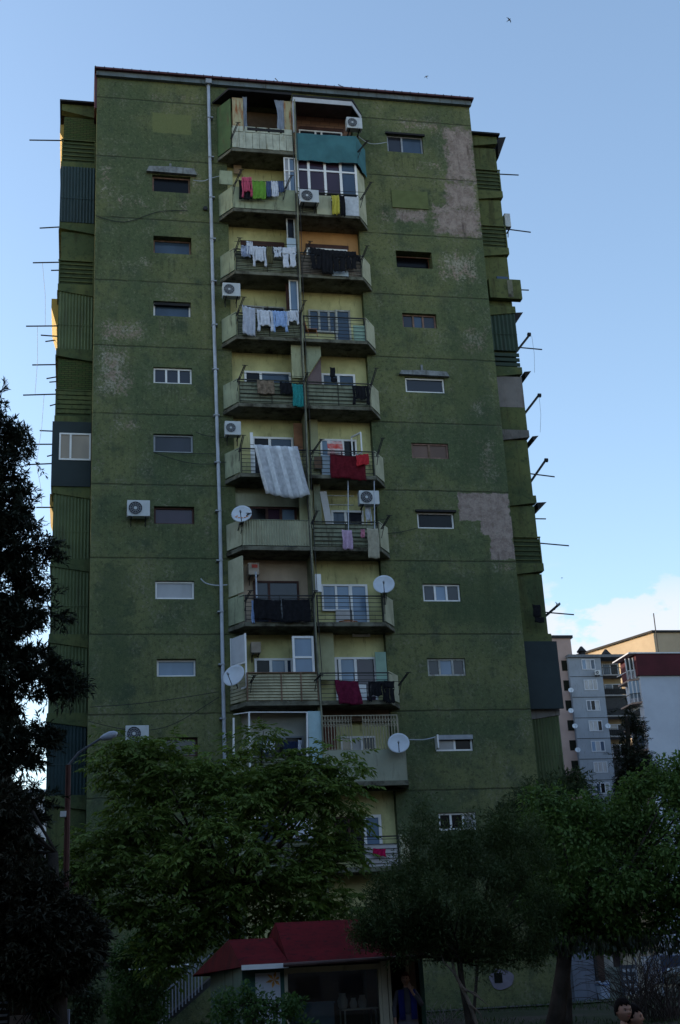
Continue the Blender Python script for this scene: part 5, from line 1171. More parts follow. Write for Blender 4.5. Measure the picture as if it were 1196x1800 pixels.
q = W(1180, 1702, 2.); car(q.x+2.1, 2., .8, 'silver blue car just inside the right edge behind the brambles', ('silver', (.35, .42, .52)))
q = W(1150, 1690, 8.); car(q.x+.4, 8., .8, 'dark blue car behind the mesh fence', ('navy', (.03, .045, .12)), -1)

# ------------------------------------------------------------------ birds
def bird(px, py, Y, span_px, label, roll=.3):
    c = W(px, py, Y); s = span_px/FPX*(c-CAM).length/2
    mb = MB(); e = cR*math.cos(roll)+cU*math.sin(roll); f = cU*math.cos(roll)-cR*math.sin(roll); d = cF
    mb.tube([c+f*s*.55, c+f*s*.35, c, c-f*s*.4, c-f*s*.75], [s*.03, s*.12, s*.15, s*.09, s*.02], 8)
    for sg in (-1, 1):
        mb.quad(c+f*s*.2, c+e*sg*s*.45+f*s*.32+d*s*.1, c+e*sg*s-f*s*.15+d*s*.05, c+e*sg*s*.4+f*s*.05+d*s*.12, c-f*s*.08)
        mb.quad(c-f*s*.5, c-f*s*.95+e*sg*s*.22, c-f*s*.6)
    tag(mb.obj('swallow', M_IRON), label, 'bird', 'swallows in flight')
bird(895, 35, 25, 13, 'dark swallow with swept wings, highest in the sky at the top right', -.9)
bird(750, 135, 25, 9, 'small dark swallow just above the roof line', .4)
bird(988, 1016, 60, 5, 'tiny distant bird above the clouds right of the tower', .1)
for px, py, ln, lb2 in ((484, 141, (8, -5), 'bent antenna stub on the roof above the brown balcony'), (595, 152, (8, -1), 'small antenna on the roof edge right of the white trim')):
    a, b = W(px, py, .5), W(px+ln[0], py-ln[1]+0, .5); a.z = max(a.z, TOP+.3); tag(MB().tube([Vector((b.x, .5, TOP+.2)), b if b.z > TOP+.25 else b+Vector((0, 0, .3)), a+Vector((0, 0, .1))], .02, 5).obj('antenna', M_IRON), lb2, 'antenna')

# ------------------------------------------------------------------ vegetation
def leaf_mat(name, c1, c2, trans=.35, rough=.6):
    n = NB(name); g = n.t.nodes.new('ShaderNodeNewGeometry')
    col = n.mix(g.outputs['Random Per Island'], c1, c2); col = n.mix(n.rng(n.noise(.9, 3), .35, .65), col, tuple((a+b)*.36 for a, b in zip(c1, c2)))
    n.fin(col, rough, .25); t = n.t.nodes.new('ShaderNodeBsdfTranslucent'); n._in(t.inputs[0], col)
    mx = n.t.nodes.new('ShaderNodeMixShader'); mx.inputs[0].default_value = trans
    n.t.links.new(n.b.outputs[0], mx.inputs[1]); n.t.links.new(t.outputs[0], mx.inputs[2]); n.t.links.new(mx.outputs[0], n.o.inputs[0]); return n.m
L_WAL = leaf_mat('walnut_leaf', (.070, .128, .022), (.165, .225, .04)); L_OLI = leaf_mat('narrow_leaf', (.050, .078, .026), (.09, .125, .040))
L_DEC = leaf_mat('bright_leaf', (.065, .125, .026), (.12, .20, .042)); L_CON = leaf_mat('dark_conifer', (.020, .029, .017), (.040, .046, .027), .1); L_DRY = leaf_mat('dry_conifer', (.06, .046, .030), (.03, .036, .018), .1)
L_SHR = leaf_mat('shrub_leaf', (.050, .11, .026), (.085, .16, .038)); L_MIX = leaf_mat('dull_leaf', (.034, .058, .024), (.058, .08, .03))
BARK = mat('dark_bark', (.045, .036, .03), .95, .4, 4, .1, bump=.8); BARKL = mat('pale_bark', (.20, .16, .13), .95, .3, 5, .1, bump=.8)
def quads_obj(name, P4, m, parent):
    """P4: (N,4,3) array of leaf quads"""
    n_ = len(P4); me = bpy.data.meshes.new(name); me.vertices.add(n_*4); me.vertices.foreach_set('co', P4.reshape(-1).astype(np.float32))
    me.loops.add(n_*4); me.loops.foreach_set('vertex_index', np.arange(n_*4, dtype=np.int32))
    me.polygons.add(n_); me.polygons.foreach_set('loop_start', np.arange(n_, dtype=np.int32)*4); me.polygons.foreach_set('loop_total', np.full(n_, 4, dtype=np.int32))
    me.update(calc_edges=True); me.materials.append(m); o = bpy.data.objects.new(name, me); COL.objects.link(o); o.parent = parent
    if parent: o.matrix_parent_inverse = parent.matrix_world.inverted()
    return o
def unit(v): return v/np.maximum(np.linalg.norm(v, axis=-1, keepdims=True), 1e-9)
def leaves(c, d, ln, wd):
    """rhombic leaves at c pointing along d, (N,3)"""
    up = np.array([0, 0, 1.])+rng.normal(0, .5, c.shape); s = unit(np.cross(d, up)); n_ = np.cross(s, d)
    ln = ln[:, None]; wd = wd[:, None]
    return np.stack([c, c+d*ln*.45+s*wd*.5+n_*ln*.04, c+d*ln-n_*ln*.10, c+d*ln*.5-s*wd*.5+n_*ln*.04], 1)
def inside(poly, x, y):
    r = False; j = len(poly)-1
    for i in range(len(poly)):
        xi, yi = poly[i]; xj, yj = poly[j]
        if (yi > y) != (yj > y) and x < (xj-xi)*(y-yi)/(yj-yi)+xi: r = not r
        j = i
    return r
def edge_d(poly, x, y):
    m_ = 1e9
    for i in range(len(poly)):
        ax, ay = poly[i-1]; bx_, by_ = poly[i]; dx, dy = bx_-ax, by_-ay; t = max(0, min(1, ((x-ax)*dx+(y-ay)*dy)/(dx*dx+dy*dy+1e-9)))
        m_ = min(m_, math.hypot(x-ax-t*dx, y-ay-t*dy))
    return m_
def blobs_in(poly, n_, Y, T, rb, min_px, gaps=True):
    xs = [p[0] for p in poly]; ys = [p[1] for p in poly]; res = []; tries = 0; pts = []
    while len(res) < n_ and tries < n_*60:
        tries += 1; x, y = random.uniform(min(xs), max(xs)), random.uniform(min(ys), max(ys))
        if not inside(poly, x, y): continue
        if any((x-a)**2+(y-b)**2 < min_px**2 for a, b in pts[-60:]): continue
        if gaps and math.sin(x*.052+1.7*math.sin(y*.031))*math.cos(y*.061+1.2*math.sin(x*.043)) < -.42: continue
        ed = edge_d(poly, x, y); c0 = W(x, y, Y); pm = (c0-CAM).length/FPX
        dep = random.uniform(-1, 1)*min(T, ed*pm*1.1+.15)
        pts.append((x, y)); res.append((W(x, y, Y+dep), rb*random.uniform(.65, 1.25)))
    return res
def tree(name, label, cat, poly, Y, T, nb, rb, min_px, style, m, base, trunk_r, fork, group=None, per=14, bark=None, limbs=True, lsz=1., extra=()):
    e = empty(name, base, label, cat, group)
    bl = blobs_in(poly, nb, Y, T, rb, min_px, nb < 900); Q = []
    for ep, en in extra: bl += blobs_in(ep, en, Y, T, rb, min_px, False)
    for c, r in bl:
        c = np.array(c)
        if style == 'pinnate':
            k = per; th = rng.uniform(0, 2*np.pi, k); el = rng.normal(-.05, .35, k)
            d = np.stack([np.cos(th)*np.cos(el), np.sin(th)*np.cos(el), np.sin(el)], 1)
            st_ = c+d*r*rng.uniform(.05, .75, (k, 1))+rng.normal(0, .06, (k, 3)); L = rng.uniform(.26, .42, k)*lsz
            for i in range(k):
                side_ = unit(np.cross(d[i], [0, 0, 1.])[None])[0]; pc, pd = [], []
                for j in range(4):
                    t = .25+.22*j; pos = st_[i]+d[i]*L[i]*t-np.array([0, 0, .10*L[i]*t*t*4*.5])
                    for s_ in (-1, 1): pc.append(pos); pd.append(d[i]*.55+side_*s_*.8+np.array([0, 0, -.35])+rng.normal(0, .12, 3))
                pc.append(st_[i]+d[i]*L[i]-np.array([0, 0, .2*L[i]])); pd.append(d[i]+np.array([0, 0, -.5]))
                pc = np.array(pc); pd = unit(np.array(pd)); n2 = len(pc); ll = rng.uniform(.12, .19, n2)*lsz; Q.append(leaves(pc, pd, ll, ll*.36))
        elif style == 'leaf':
            k = per; v = unit(rng.normal(0, 1, (k, 3))); v[:, 2] *= .8; p = c+v*r*rng.uniform(.2, 1., (k, 1))**.6
            d = unit(v+rng.normal(0, .6, (k, 3))+np.array([0, 0, -.35])); ll = rng.uniform(.07, .13, k)*lsz; Q.append(leaves(p, d, ll, ll*.5))
        elif style == 'narrow':
            k = per; v = unit(rng.normal(0, 1, (k, 3))); p = c+v*r*rng.uniform(.1, 1., (k, 1))**.6
            d = unit(v*.4+rng.normal(0, .6, (k, 3))+np.array([0, 0, .15])); ll = rng.uniform(.08, .15, k)*lsz; Q.append(leaves(p, d, ll, ll*.22))
        elif style == 'conifer':
            k = max(5, per//7); a = rng.uniform(0, 2*np.pi, k); ax = np.array([c[0]-base[0], c[1]-base[1], 0]); ax = ax/(np.linalg.norm(ax)+1e-6)
            d0 = unit(np.stack([np.cos(a), np.sin(a), rng.normal(.05, .35, k)], 1)+ax*.9)
            for i in range(k):
                n2 = 20; t = np.linspace(.05, 1, n2)[:, None]; p = c+rng.normal(0, r*.25, 3)+d0[i]*r*t*1.15-np.array([0, 0, .22*r])*t*t
                d = unit(d0[i]+rng.normal(0, .65, (n2, 3))); ll = rng.uniform(.06, .14, n2)*lsz; Q.append(leaves(p, d, ll, ll*.24))
    quads_obj('crown', np.concatenate(Q), m, e)
    if trunk_r:
        mb = MB(); b0 = Vector(base)-Vector((0, 0, .2)); fk = Vector(fork)
        pts = [b0.lerp(fk, t)+Vector((math.sin(t*5)*.05, math.cos(t*4)*.04, 0)) for t in (0, .15, .35, .6, .8, 1)]
        mb.tube(pts, [trunk_r*1.35, trunk_r*1.05, trunk_r, trunk_r*.9, trunk_r*.8, trunk_r*.7], 10); mb.obj('trunk', bark or BARK, e, True)
        if limbs:
            lm = MB()
            con = style == 'conifer'
            for c, r in bl[::max(1, len(bl)//limbs if limbs is not True else len(bl)//26)]:
                if con:
                    t = max(0, min(1, (c.z+.4-b0.z)/max(.1, fk.z-b0.z))); a_ = b0.lerp(fk, t); lm.tube([a_, a_.lerp(c, .6)+Vector((0, 0, .12)), c], [.05*(1-t)+.02, .025, .006], 5); continue
                mid = fk.lerp(c, .5)+Vector((random.uniform(-.2, .2), random.uniform(-.2, .2), -.12*(c-fk).length*.5))
                lm.tube([fk, mid, c], [trunk_r*.45, trunk_r*.22, trunk_r*.05], 6)
            lm.obj('limbs', bark or BARK, e, True)
    return e
def g0(x, Y): return (x, Y, gz(Y))
# big leafy tree, centre left
polyA = [(92, 1500), (150, 1465), (205, 1440), (230, 1395), (180, 1345), (190, 1300), (240, 1290), (300, 1305), (345, 1322), (395, 1330), (420, 1310), (440, 1285), (470, 1280), (480, 1320), (540, 1320), (590, 1312), (625, 1350), (622, 1362),
         (610, 1395), (618, 1430), (600, 1460), (622, 1500), (600, 1540), (640, 1575), (620, 1605), (560, 1625), (470, 1625), (430, 1650), (345, 1655), (340, 1690), (290, 1700), (250, 1690), (235, 1620), (170, 1600), (120, 1560)]
fk = W(420, 1560, -12)
tree('walnut_tree', 'big leafy tree with feathery compound leaves spread before the lower left of the block', 'tree', polyA, -12, 2.2, 360, .48, 12, 'pinnate', L_WAL, g0(W(395, 1700, -12).x, -12), .16, tuple(fk), per=11, limbs=34, lsz=1.22)
# top right edge sprig of the same green is the right tree
polyB = [(880, 1400), (935, 1395), (985, 1400), (1030, 1395), (1065, 1415), (1110, 1380), (1150, 1350), (1190, 1345), (1230, 1330), (1300, 1350), (1320, 1600), (1230, 1640), (1196, 1650), (1120, 1650), (1080, 1665), (1020, 1650), (975, 1655), (940, 1630), (930, 1580), (950, 1540), (900, 1480)]
fk = W(1005, 1625, -20)
bs = W(955, 1800, -20)
tree('broadleaf_tree', 'bright green broadleaf tree on a dark leaning trunk at the right', 'tree', [p for p in polyB if p[0] > 925]+[(930, 1440)], -20, 1.6, 520, .34, 7, 'leaf', L_DEC, (bs.x-.03, -20, gz(-20)), .17, tuple(fk), per=85, limbs=30)
polyB2 = [(880, 1430), (905, 1420), (935, 1395), (960, 1375), (990, 1362), (1030, 1368), (1045, 1420), (1085, 1400), (1095, 1460), (1080, 1560), (980, 1600), (900, 1560), (885, 1480)]
tree('yew_tree', 'dark bushy evergreen between the tower and the bright broadleaf tree', 'tree', polyB2, -14, 1.5, 330, .42, 9, 'conifer', L_MIX, g0(W(985, 1700, -14).x, -14), .12, tuple(W(985, 1600, -14)), per=70)
polyC = [(640, 1600), (668, 1545), (712, 1505), (728, 1455), (740, 1405), (765, 1440), (790, 1475), (835, 1440), (862, 1470), (890, 1425), (930, 1420), (960, 1480), (985, 1560), (965, 1640), (945, 1700), (900, 1680), (850, 1712), (800, 1670), (760, 1690), (735, 1640), (700, 1668), (660, 1672), (625, 1650)]
tree('olive_tree', 'dull dark small leaved tree on a twisted pale trunk in the middle', 'tree', polyC, -22.7, 1.1, 440, .25, 8, 'narrow', L_OLI, g0(W(822, 1790, -22.7).x, -22.7), .065, tuple(W(812, 1690, -22.7)), per=105, bark=BARK, limbs=34, lsz=.72, extra=[([(625, 1612), (700, 1600), (760, 1620), (748, 1672), (700, 1676), (655, 1660)], 60)])
# a second stem twisting round
mb = MB(); vs = [W(a, b, -22.8) for a, b in ((838, 1800), (826, 1765), (812, 1735), (800, 1712), (795, 1690), (806, 1660))]; mb.tube(vs, [.03, .032, .03, .025, .02, .015], 7)
for q_ in (((812, 1735), (840, 1752), (860, 1768)), ((815, 1740), (835, 1745), (850, 1760)), ((826, 1765), (843, 1780), (852, 1800)), ((800, 1712), (780, 1690), (770, 1660))): mb.tube([W(a, b, -22.85) for a, b in q_], [.02, .013, .004], 6)
tag(mb.obj('climbing_stem', BARKL), 'pale twisted stem leaning against the middle tree trunk', 'stem')
# spruce behind
polyS = [(1102, 1240), (1108, 1262), (1120, 1290), (1122, 1320), (1138, 1345), (1145, 1400), (1080, 1400), (1088, 1350), (1095, 1310), (1098, 1270)]
tree('spruce_tree', 'slim dark spruce in front of the distant balconies', 'tree', polyS, 10, 1.1, 120, .5, 7, 'conifer', L_CON, g0(W(1110, 1650, 10).x, 10), .14, tuple(W(1104, 1260, 10)), per=70, lsz=1.5)
# great dark conifer on the left
polyD = [(-220, 640), (-60, 620), (-20, 680), (12, 700), (25, 740), (50, 770), (55, 800), (38, 830), (52, 850), (50, 880), (62, 895), (60, 930), (92, 950), (95, 975), (60, 990), (48, 1030), (80, 1060), (108, 1085), (80, 1110), (60, 1130), (85, 1165), (118, 1185), (128, 1205), (100, 1222),
         (45, 1225), (30, 1262), (60, 1270), (105, 1290), (60, 1325), (95, 1345), (70, 1390), (70, 1430), (45, 1470), (65, 1530), (110, 1580), (150, 1630), (165, 1690), (120, 1725), (60, 1740), (-20, 1745), (-220, 1740)]
tree('conifer_tree', 'huge dark conifer filling the left edge with ragged drooping boughs', 'tree', polyD, -24, 1.5, 1300, .25, 5, 'conifer', L_CON, g0(W(112, 1790, -24).x-.65, -24), .22, tuple(W(-60, 700, -24)), per=100, bark=BARK, limbs=60)
polyD2 = [(-30, 1380), (40, 1400), (60, 1440), (50, 1490), (90, 1545), (135, 1600), (165, 1640), (168, 1690), (130, 1722), (60, 1735), (-30, 1740)]
tree('conifer_tree', 'shorter brownish conifer before the foot of the huge dark one', 'tree', polyD2, -26, .9, 400, .22, 7, 'conifer', L_DRY, g0(W(105, 1790, -26).x, -26), .10, tuple(W(100, 1500, -26)), per=90, limbs=20)
# shrubs
def shrub(label, poly, Y, nb, rb, st_, m, bx_px, per=70, lsz=1., T=.5, group='shrubs round the foot of the block'):
    c = W(bx_px, 1780, Y); return tree('shrub', label, 'shrub', poly, Y, T, nb, rb, 6, st_, m, g0(c.x, Y), .03, (c.x, Y, max(gz(Y)+.5, c.z+.2)), group, per=per, lsz=lsz, limbs=16)
shrub('tall green shrub left of the stair railing', [(200, 1680), (240, 1640), (285, 1660), (290, 1740), (280, 1830), (205, 1830), (190, 1750)], -9, 120, .30, 'leaf', L_SHR, 240, 80)
shrub('dark rounded shrub between the conifer trunk and the tall shrub', [(125, 1735), (165, 1730), (175, 1770), (165, 1830), (120, 1830)], -11, 50, .25, 'leaf', L_MIX, 145, 80)
shrub('light green leafy bush before the kiosk poster', [(375, 1760), (400, 1735), (420, 1745), (440, 1727), (470, 1735), (480, 1770), (505, 1745), (530, 1752), (530, 1790), (555, 1800), (550, 1840), (375, 1840)], -23.4, 105, .11, 'leaf', L_SHR, 450, 34, .75, T=.5)
shrub('small dark bush at the lower left under the turquoise board', [(45, 1790), (75, 1772), (100, 1790), (100, 1840), (40, 1840)], -26, 30, .12, 'leaf', L_MIX, 70, 45, .7, T=.3)
# palm-like yucca
e = empty('yucca', W(860, 1600, -15), 'spiky yucca crown poking out of the middle foliage', 'yucca')
c = np.array(W(862, 1530, -17.4)); k = 100; v = unit(rng.normal(0, 1, (k, 3))+np.array([.15, -.4, .1])); Q = leaves(np.repeat(c[None], k, 0), v, rng.uniform(.28, .48, k), np.full(k, .03)); quads_obj('crown', Q, leaf_mat('yucca_leaf', (.05, .08, .04), (.08, .11, .06)), e)
MB().tube([(W(826, 1790, -16.6).x, -16.6, gz(-17)), (c[0]-.12, -16.7, c[2]-1.2), tuple(c)], .035, 8).obj('trunk', BARK, e)
# bare brambles at the right
def bramble(label, x0p, x1p, Y, n_, hp, mb_m):
    mb = MB(); 
    for i in range(n_):
        a = W(random.uniform(x0p, x1p), 1790, Y+random.uniform(-.6, .6)); p = Vector((a.x, a.y, gz(a.y))); d = Vector((random.uniform(-.6, .6), random.uniform(-.3, .3), 1)).normalized(); pts = [p]; L = random.uniform(.5, 1)*hp/6
        for k in range(7): d = (d+Vector((random.uniform(-.35, .35), random.uniform(-.3, .3), -.09*k*.6))).normalized(); pts.append(pts[-1]+d*L)
        mb.tube(pts, [.014, .012, .010, .009, .007, .006, .005, .004], 4, False)
    tag(mb.obj('bramble', mb_m), label, 'bramble', 'bare brambles')
bramble('tangle of bare brown bramble stems at the lower right edge', 1100, 1196, -14, 150, 2.4, mat('twig_brown', (.06, .045, .04), .95))
bramble('pale dry stalks beside the middle tree foot', 738, 800, -17.5, 60, .9, mat('twig_pale', (.16, .13, .12), .95))
# hanging dry fringe under the right tree: ivy
ks_ = []; 
for i in range(900):
    p = W(random.uniform(965, 1210), random.uniform(1640, 1668), -20+random.uniform(-1.3, 1.3)); ks_.append(p)
c = np.array(ks_); d = unit(np.array([0, 0, -1.])+rng.normal(0, .25, c.shape)); e = empty('ivy', tuple(W(1080, 1650, -20)), 'dark ragged fringe of hanging ivy under the bright broadleaf crown', 'ivy')
quads_obj('foliage', leaves(c, d, rng.uniform(.07, .22, len(c)), rng.uniform(.02, .05, len(c))), L_CON, e)
# grass
k = 26000; gx = rng.uniform(-6, 22, k); gy = rng.uniform(-30, -1.5, k); keep = (gx > 3.2) & ~((gx < 7.6) & (gy > -22) & (gy < -15.8)); gx, gy = gx[keep], gy[keep]; dens = (np.sin(gx*.9)+np.cos(gy*.7+gx*.3)) > -.5; gx, gy = gx[dens], gy[dens]
gzv = np.array([gz(y) for y in gy]); c = np.stack([gx, gy, gzv-.02], 1); d = unit(np.array([0, 0, 1.])+rng.normal(0, .35, c.shape)); o = quads_obj('grass', leaves(c, d, rng.uniform(.08, .2, len(c)), np.full(len(c), .018)), leaf_mat('grass_blade', (.025, .055, .012), (.045, .08, .02)), None)
tag(o, 'patchy dark grass under the trees', 'grass', None, 'stuff')

# ------------------------------------------------------------------ people
def skin_mesh(joints, edges, root=0, sub=2):
    me = bpy.data.meshes.new('sk'); me.from_pydata([j[0] for j in joints], edges, []); o = bpy.data.objects.new('sk', me); COL.objects.link(o)
    md = o.modifiers.new('s', 'SKIN'); md.use_smooth_shade = True
    for i, j in enumerate(joints):
        r = j[1]; me.skin_vertices[0].data[i].radius = (r, r) if not isinstance(r, tuple) else r; me.skin_vertices[0].data[i].use_root = (i == root)
    ss = o.modifiers.new('u', 'SUBSURF'); ss.levels = sub; ss.render_levels = sub
    dg = bpy.context.evaluated_depsgraph_get(); ev = o.evaluated_get(dg); m2 = bpy.data.meshes.new_from_object(ev); v = [tuple(q.co) for q in m2.vertices]; f = [tuple(p.vertices) for p in m2.polygons]
    bpy.data.objects.remove(o); return v, f
def head(c, H, yaw, pitch=0.):
    """returns lists for a head: skin, eye white, iris, lip, brow meshes; faces -Y before turning"""
    rot = Matrix.Rotation(yaw, 3, 'Z') @ Matrix.Rotation(pitch, 3, 'X'); c = Vector(c); out_ = {}
    nu, nv = 48, 36; v, f = [], []
    for j in range(nv+1):
        th = math.pi*j/nv; z = math.cos(th); s = math.sin(th)
        for i in range(nu):
            ph = 2*math.pi*i/nu; x, y = s*math.sin(ph), -s*math.cos(ph)
            X, Y, Z = x*.335, y*.40, z*.5
            jaw = max(0, -z-.1); X *= 1-.42*jaw**1.2; 
            if y < 0: Y *= 1-.10*jaw
            if y > 0: Y *= 1+.05*z; 
            if y > 0 and z < -.3: Y *= 1-.5*(-z-.3)
            fr = max(0, -y)
            Y -= .075*math.exp(-((X/.045)**2)-((Z+.09)/.055)**2)*fr + .045*math.exp(-((X/.035)**2)-((Z-.0)/.10)**2)*fr     # nose tip and bridge
            for sx in (-1, 1): Y += .042*math.exp(-(((X-sx*.125)/.07)**2)-((Z-.02)/.045)**2)*fr; Y -= .018*math.exp(-(((X-sx*.17)/.08)**2)-((Z+.12)/.08)**2)*fr
            Y -= .022*math.exp(-((X/.16)**2)-((Z-.10)/.035)**2)*fr                                                        # brow
            Y -= .022*math.exp(-((X/.08)**2)-((Z+.225)/.04)**2)*fr; Y -= .03*math.exp(-((X/.09)**2)-((Z+.40)/.07)**2)*fr # lips, chin
            v.append((X, Y, Z))
    for j in range(nv):
        for i in range(nu): a = j*nu+i; b = j*nu+(i+1) % nu; f.append((a, a+nu, b+nu, b))
    def ell(cx, cy, cz, rx, ry, rz, n1=10, n2=7):
        vv, ff = [], []
        for j in range(n2+1):
            t = math.pi*j/n2
            for i in range(n1): p = 2*math.pi*i/n1; vv.append((cx+rx*math.sin(t)*math.cos(p), cy+ry*math.sin(t)*math.sin(p), cz+rz*math.cos(t)))
        for j in range(n2):
            for i in range(n1): a = j*n1+i; b = j*n1+(i+1) % n1; ff.append((a, a+n1, b+n1, b))
        return vv, ff
    def add(key, vf):
        V, F = out_.setdefault(key, ([], [])); k = len(V); V += [tuple(c+rot @ (Vector(p)*H)) for p in vf[0]]; F += [tuple(k+q for q in g) for g in vf[1]]
    add('skin', (v, f))
    for sx in (-1, 1):
        add('skin', ell(sx*.335, .02, -.02, .03, .06, .11)); add('white', ell(sx*.125, -.335, .02, .046, .04, .022)); add('iris', ell(sx*.122, -.362, .02, .024, .016, .026)); add('dark', ell(sx*.128, -.362, .10, .075, .022, .013))
        add('dark', ell(sx*.125, -.352, .045, .058, .028, .010))
    add('lip', ell(0, -.378, -.205, .085, .02, .016)); add('lip', ell(0, -.372, -.235, .07, .022, .018)); add('dark', ell(0, -.392, -.219, .07, .006, .004))
    # hair shell
    hv, hf = [], []
    for j in range(25):
        th = math.pi*.62*j/24; z = math.cos(th); s = math.sin(th)
        for i in range(40):
            ph = 2*math.pi*i/40; x, y = s*math.sin(ph), -s*math.cos(ph); 
            lim = .225+.035*math.sin(ph*9)+.02*math.sin(ph*17) if y < -.30 else (-.04+.25*max(0, (-y-.05)) if y < .15 else -.42)
            zz = max(z*.5, lim); sc = 1.14+.02*math.sin(ph*13+th*9)+.02*math.sin(ph*29+th*17)
            if z*.5 < lim: k_ = .985 if y > -.25 else 1.0; X, Y = x*.335*k_, y*.40*k_; 
            else: X, Y = x*.335*sc, y*.40*sc
            if z*.5 < lim:
                s2 = math.sqrt(max(0, 1-(lim/.5)**2)); X, Y = math.sin(ph)*s2*.335*1.01, -math.cos(ph)*s2*.40*1.01
            hv.append((X, Y, zz*(1.16 if zz > .3 else 1.05)+.005))
    for j in range(24):
        for i in range(40): a = j*40+i; b = j*40+(i+1) % 40; hf.append((a, a+40, b+40, b))
    add('hair', (hv, hf)); return out_
SKIN = mat('skin', (.40, .21, .15), .55, .06, 8, .3, bump=.03); HAIR = mat('dark_hair', (.009, .006, .006), .85, .4, 30, .06, bump=.6); HAIRR = mat('auburn_hair', (.085, .014, .010), .85, .4, 30, .08, bump=.6)
EYW = mat('eye_white', (.26, .23, .22), .3, .02, bump=0); IRI = mat('iris', (.02, .012, .008), .2, .02, bump=0); LIPM = mat('lip', (.30, .09, .085), .5, .05, bump=0)
def person_obj(base, label, bodyvf, hd, hair):
    e = empty('person', base, label, 'person')
    V, F, MI = list(bodyvf[0]), list(bodyvf[1]), [0]*len(bodyvf[1])
    for k, key in enumerate(('skin', 'white', 'iris', 'lip', 'dark')):
        v, f = hd[key]; o_ = len(V); V += v; F += [tuple(o_+q for q in g) for g in f]; MI += [k]*len(f)
    me = bpy.data.meshes.new('body'); me.from_pydata(V, [], F)
    for m_ in (SKIN, EYW, IRI, LIPM, HAIR): me.materials.append(m_)
    me.polygons.foreach_set('material_index', MI); me.polygons.foreach_set('use_smooth', [True]*len(F))
    o = bpy.data.objects.new('body', me); COL.objects.link(o); o.parent = e; o.matrix_parent_inverse = e.matrix_world.inverted()
    mb = MB(); mb.v, mb.f = hd['hair']; mb.obj('hair', hair, e, True); return e
def cloth_skin(e, name, joints, edges, m, root=0):
    mb = MB(); mb.v, mb.f = skin_mesh(joints, edges, root); return mb.obj(name, m, e, True)
# hand chains: palm and five fingers, appended to a joint list
def hand(J, E, wrist_i, wrist, dirv, palm_n, s=1., curl=.3):
    d = Vector(dirv).normalized(); n_ = Vector(palm_n).normalized(); side_ = d.cross(n_).normalized(); w = Vector(wrist)
    pal = w+d*.05*s; J.append((tuple(pal), (.036*s, .016*s))); pi = len(J)-1; E.append((wrist_i, pi))
    for k, (off, L) in enumerate(((-.030, .070), (-.011, .082), (.009, .076), (.028, .060))):
        a = pal+d*.035*s+side_*off*s; J.append((tuple(a), .0095*s)); i0 = len(J)-1; E.append((pi, i0))
        b = a+(d+n_*curl).normalized()*L*.5*s; J.append((tuple(b), .0085*s)); E.append((i0, len(J)-1)); i1 = len(J)-1
        c = b+(d+n_*curl*3).normalized()*L*.5*s; J.append((tuple(c), .0065*s)); E.append((i1, len(J)-1))
    a = w+d*.03*s-side_*.035*s; J.append((tuple(a), .012*s)); E.append((wrist_i, len(J)-1)); i0 = len(J)-1
    b = a+(d*.7-side_*.6+n_*.4).normalized()*.035*s; J.append((tuple(b), .010*s)); E.append((i0, len(J)-1)); i1 = len(J)-1
    J.append((tuple(b+(d+n_*.5).normalized()*.028*s), .008*s)); E.append((i1, len(J)-1))
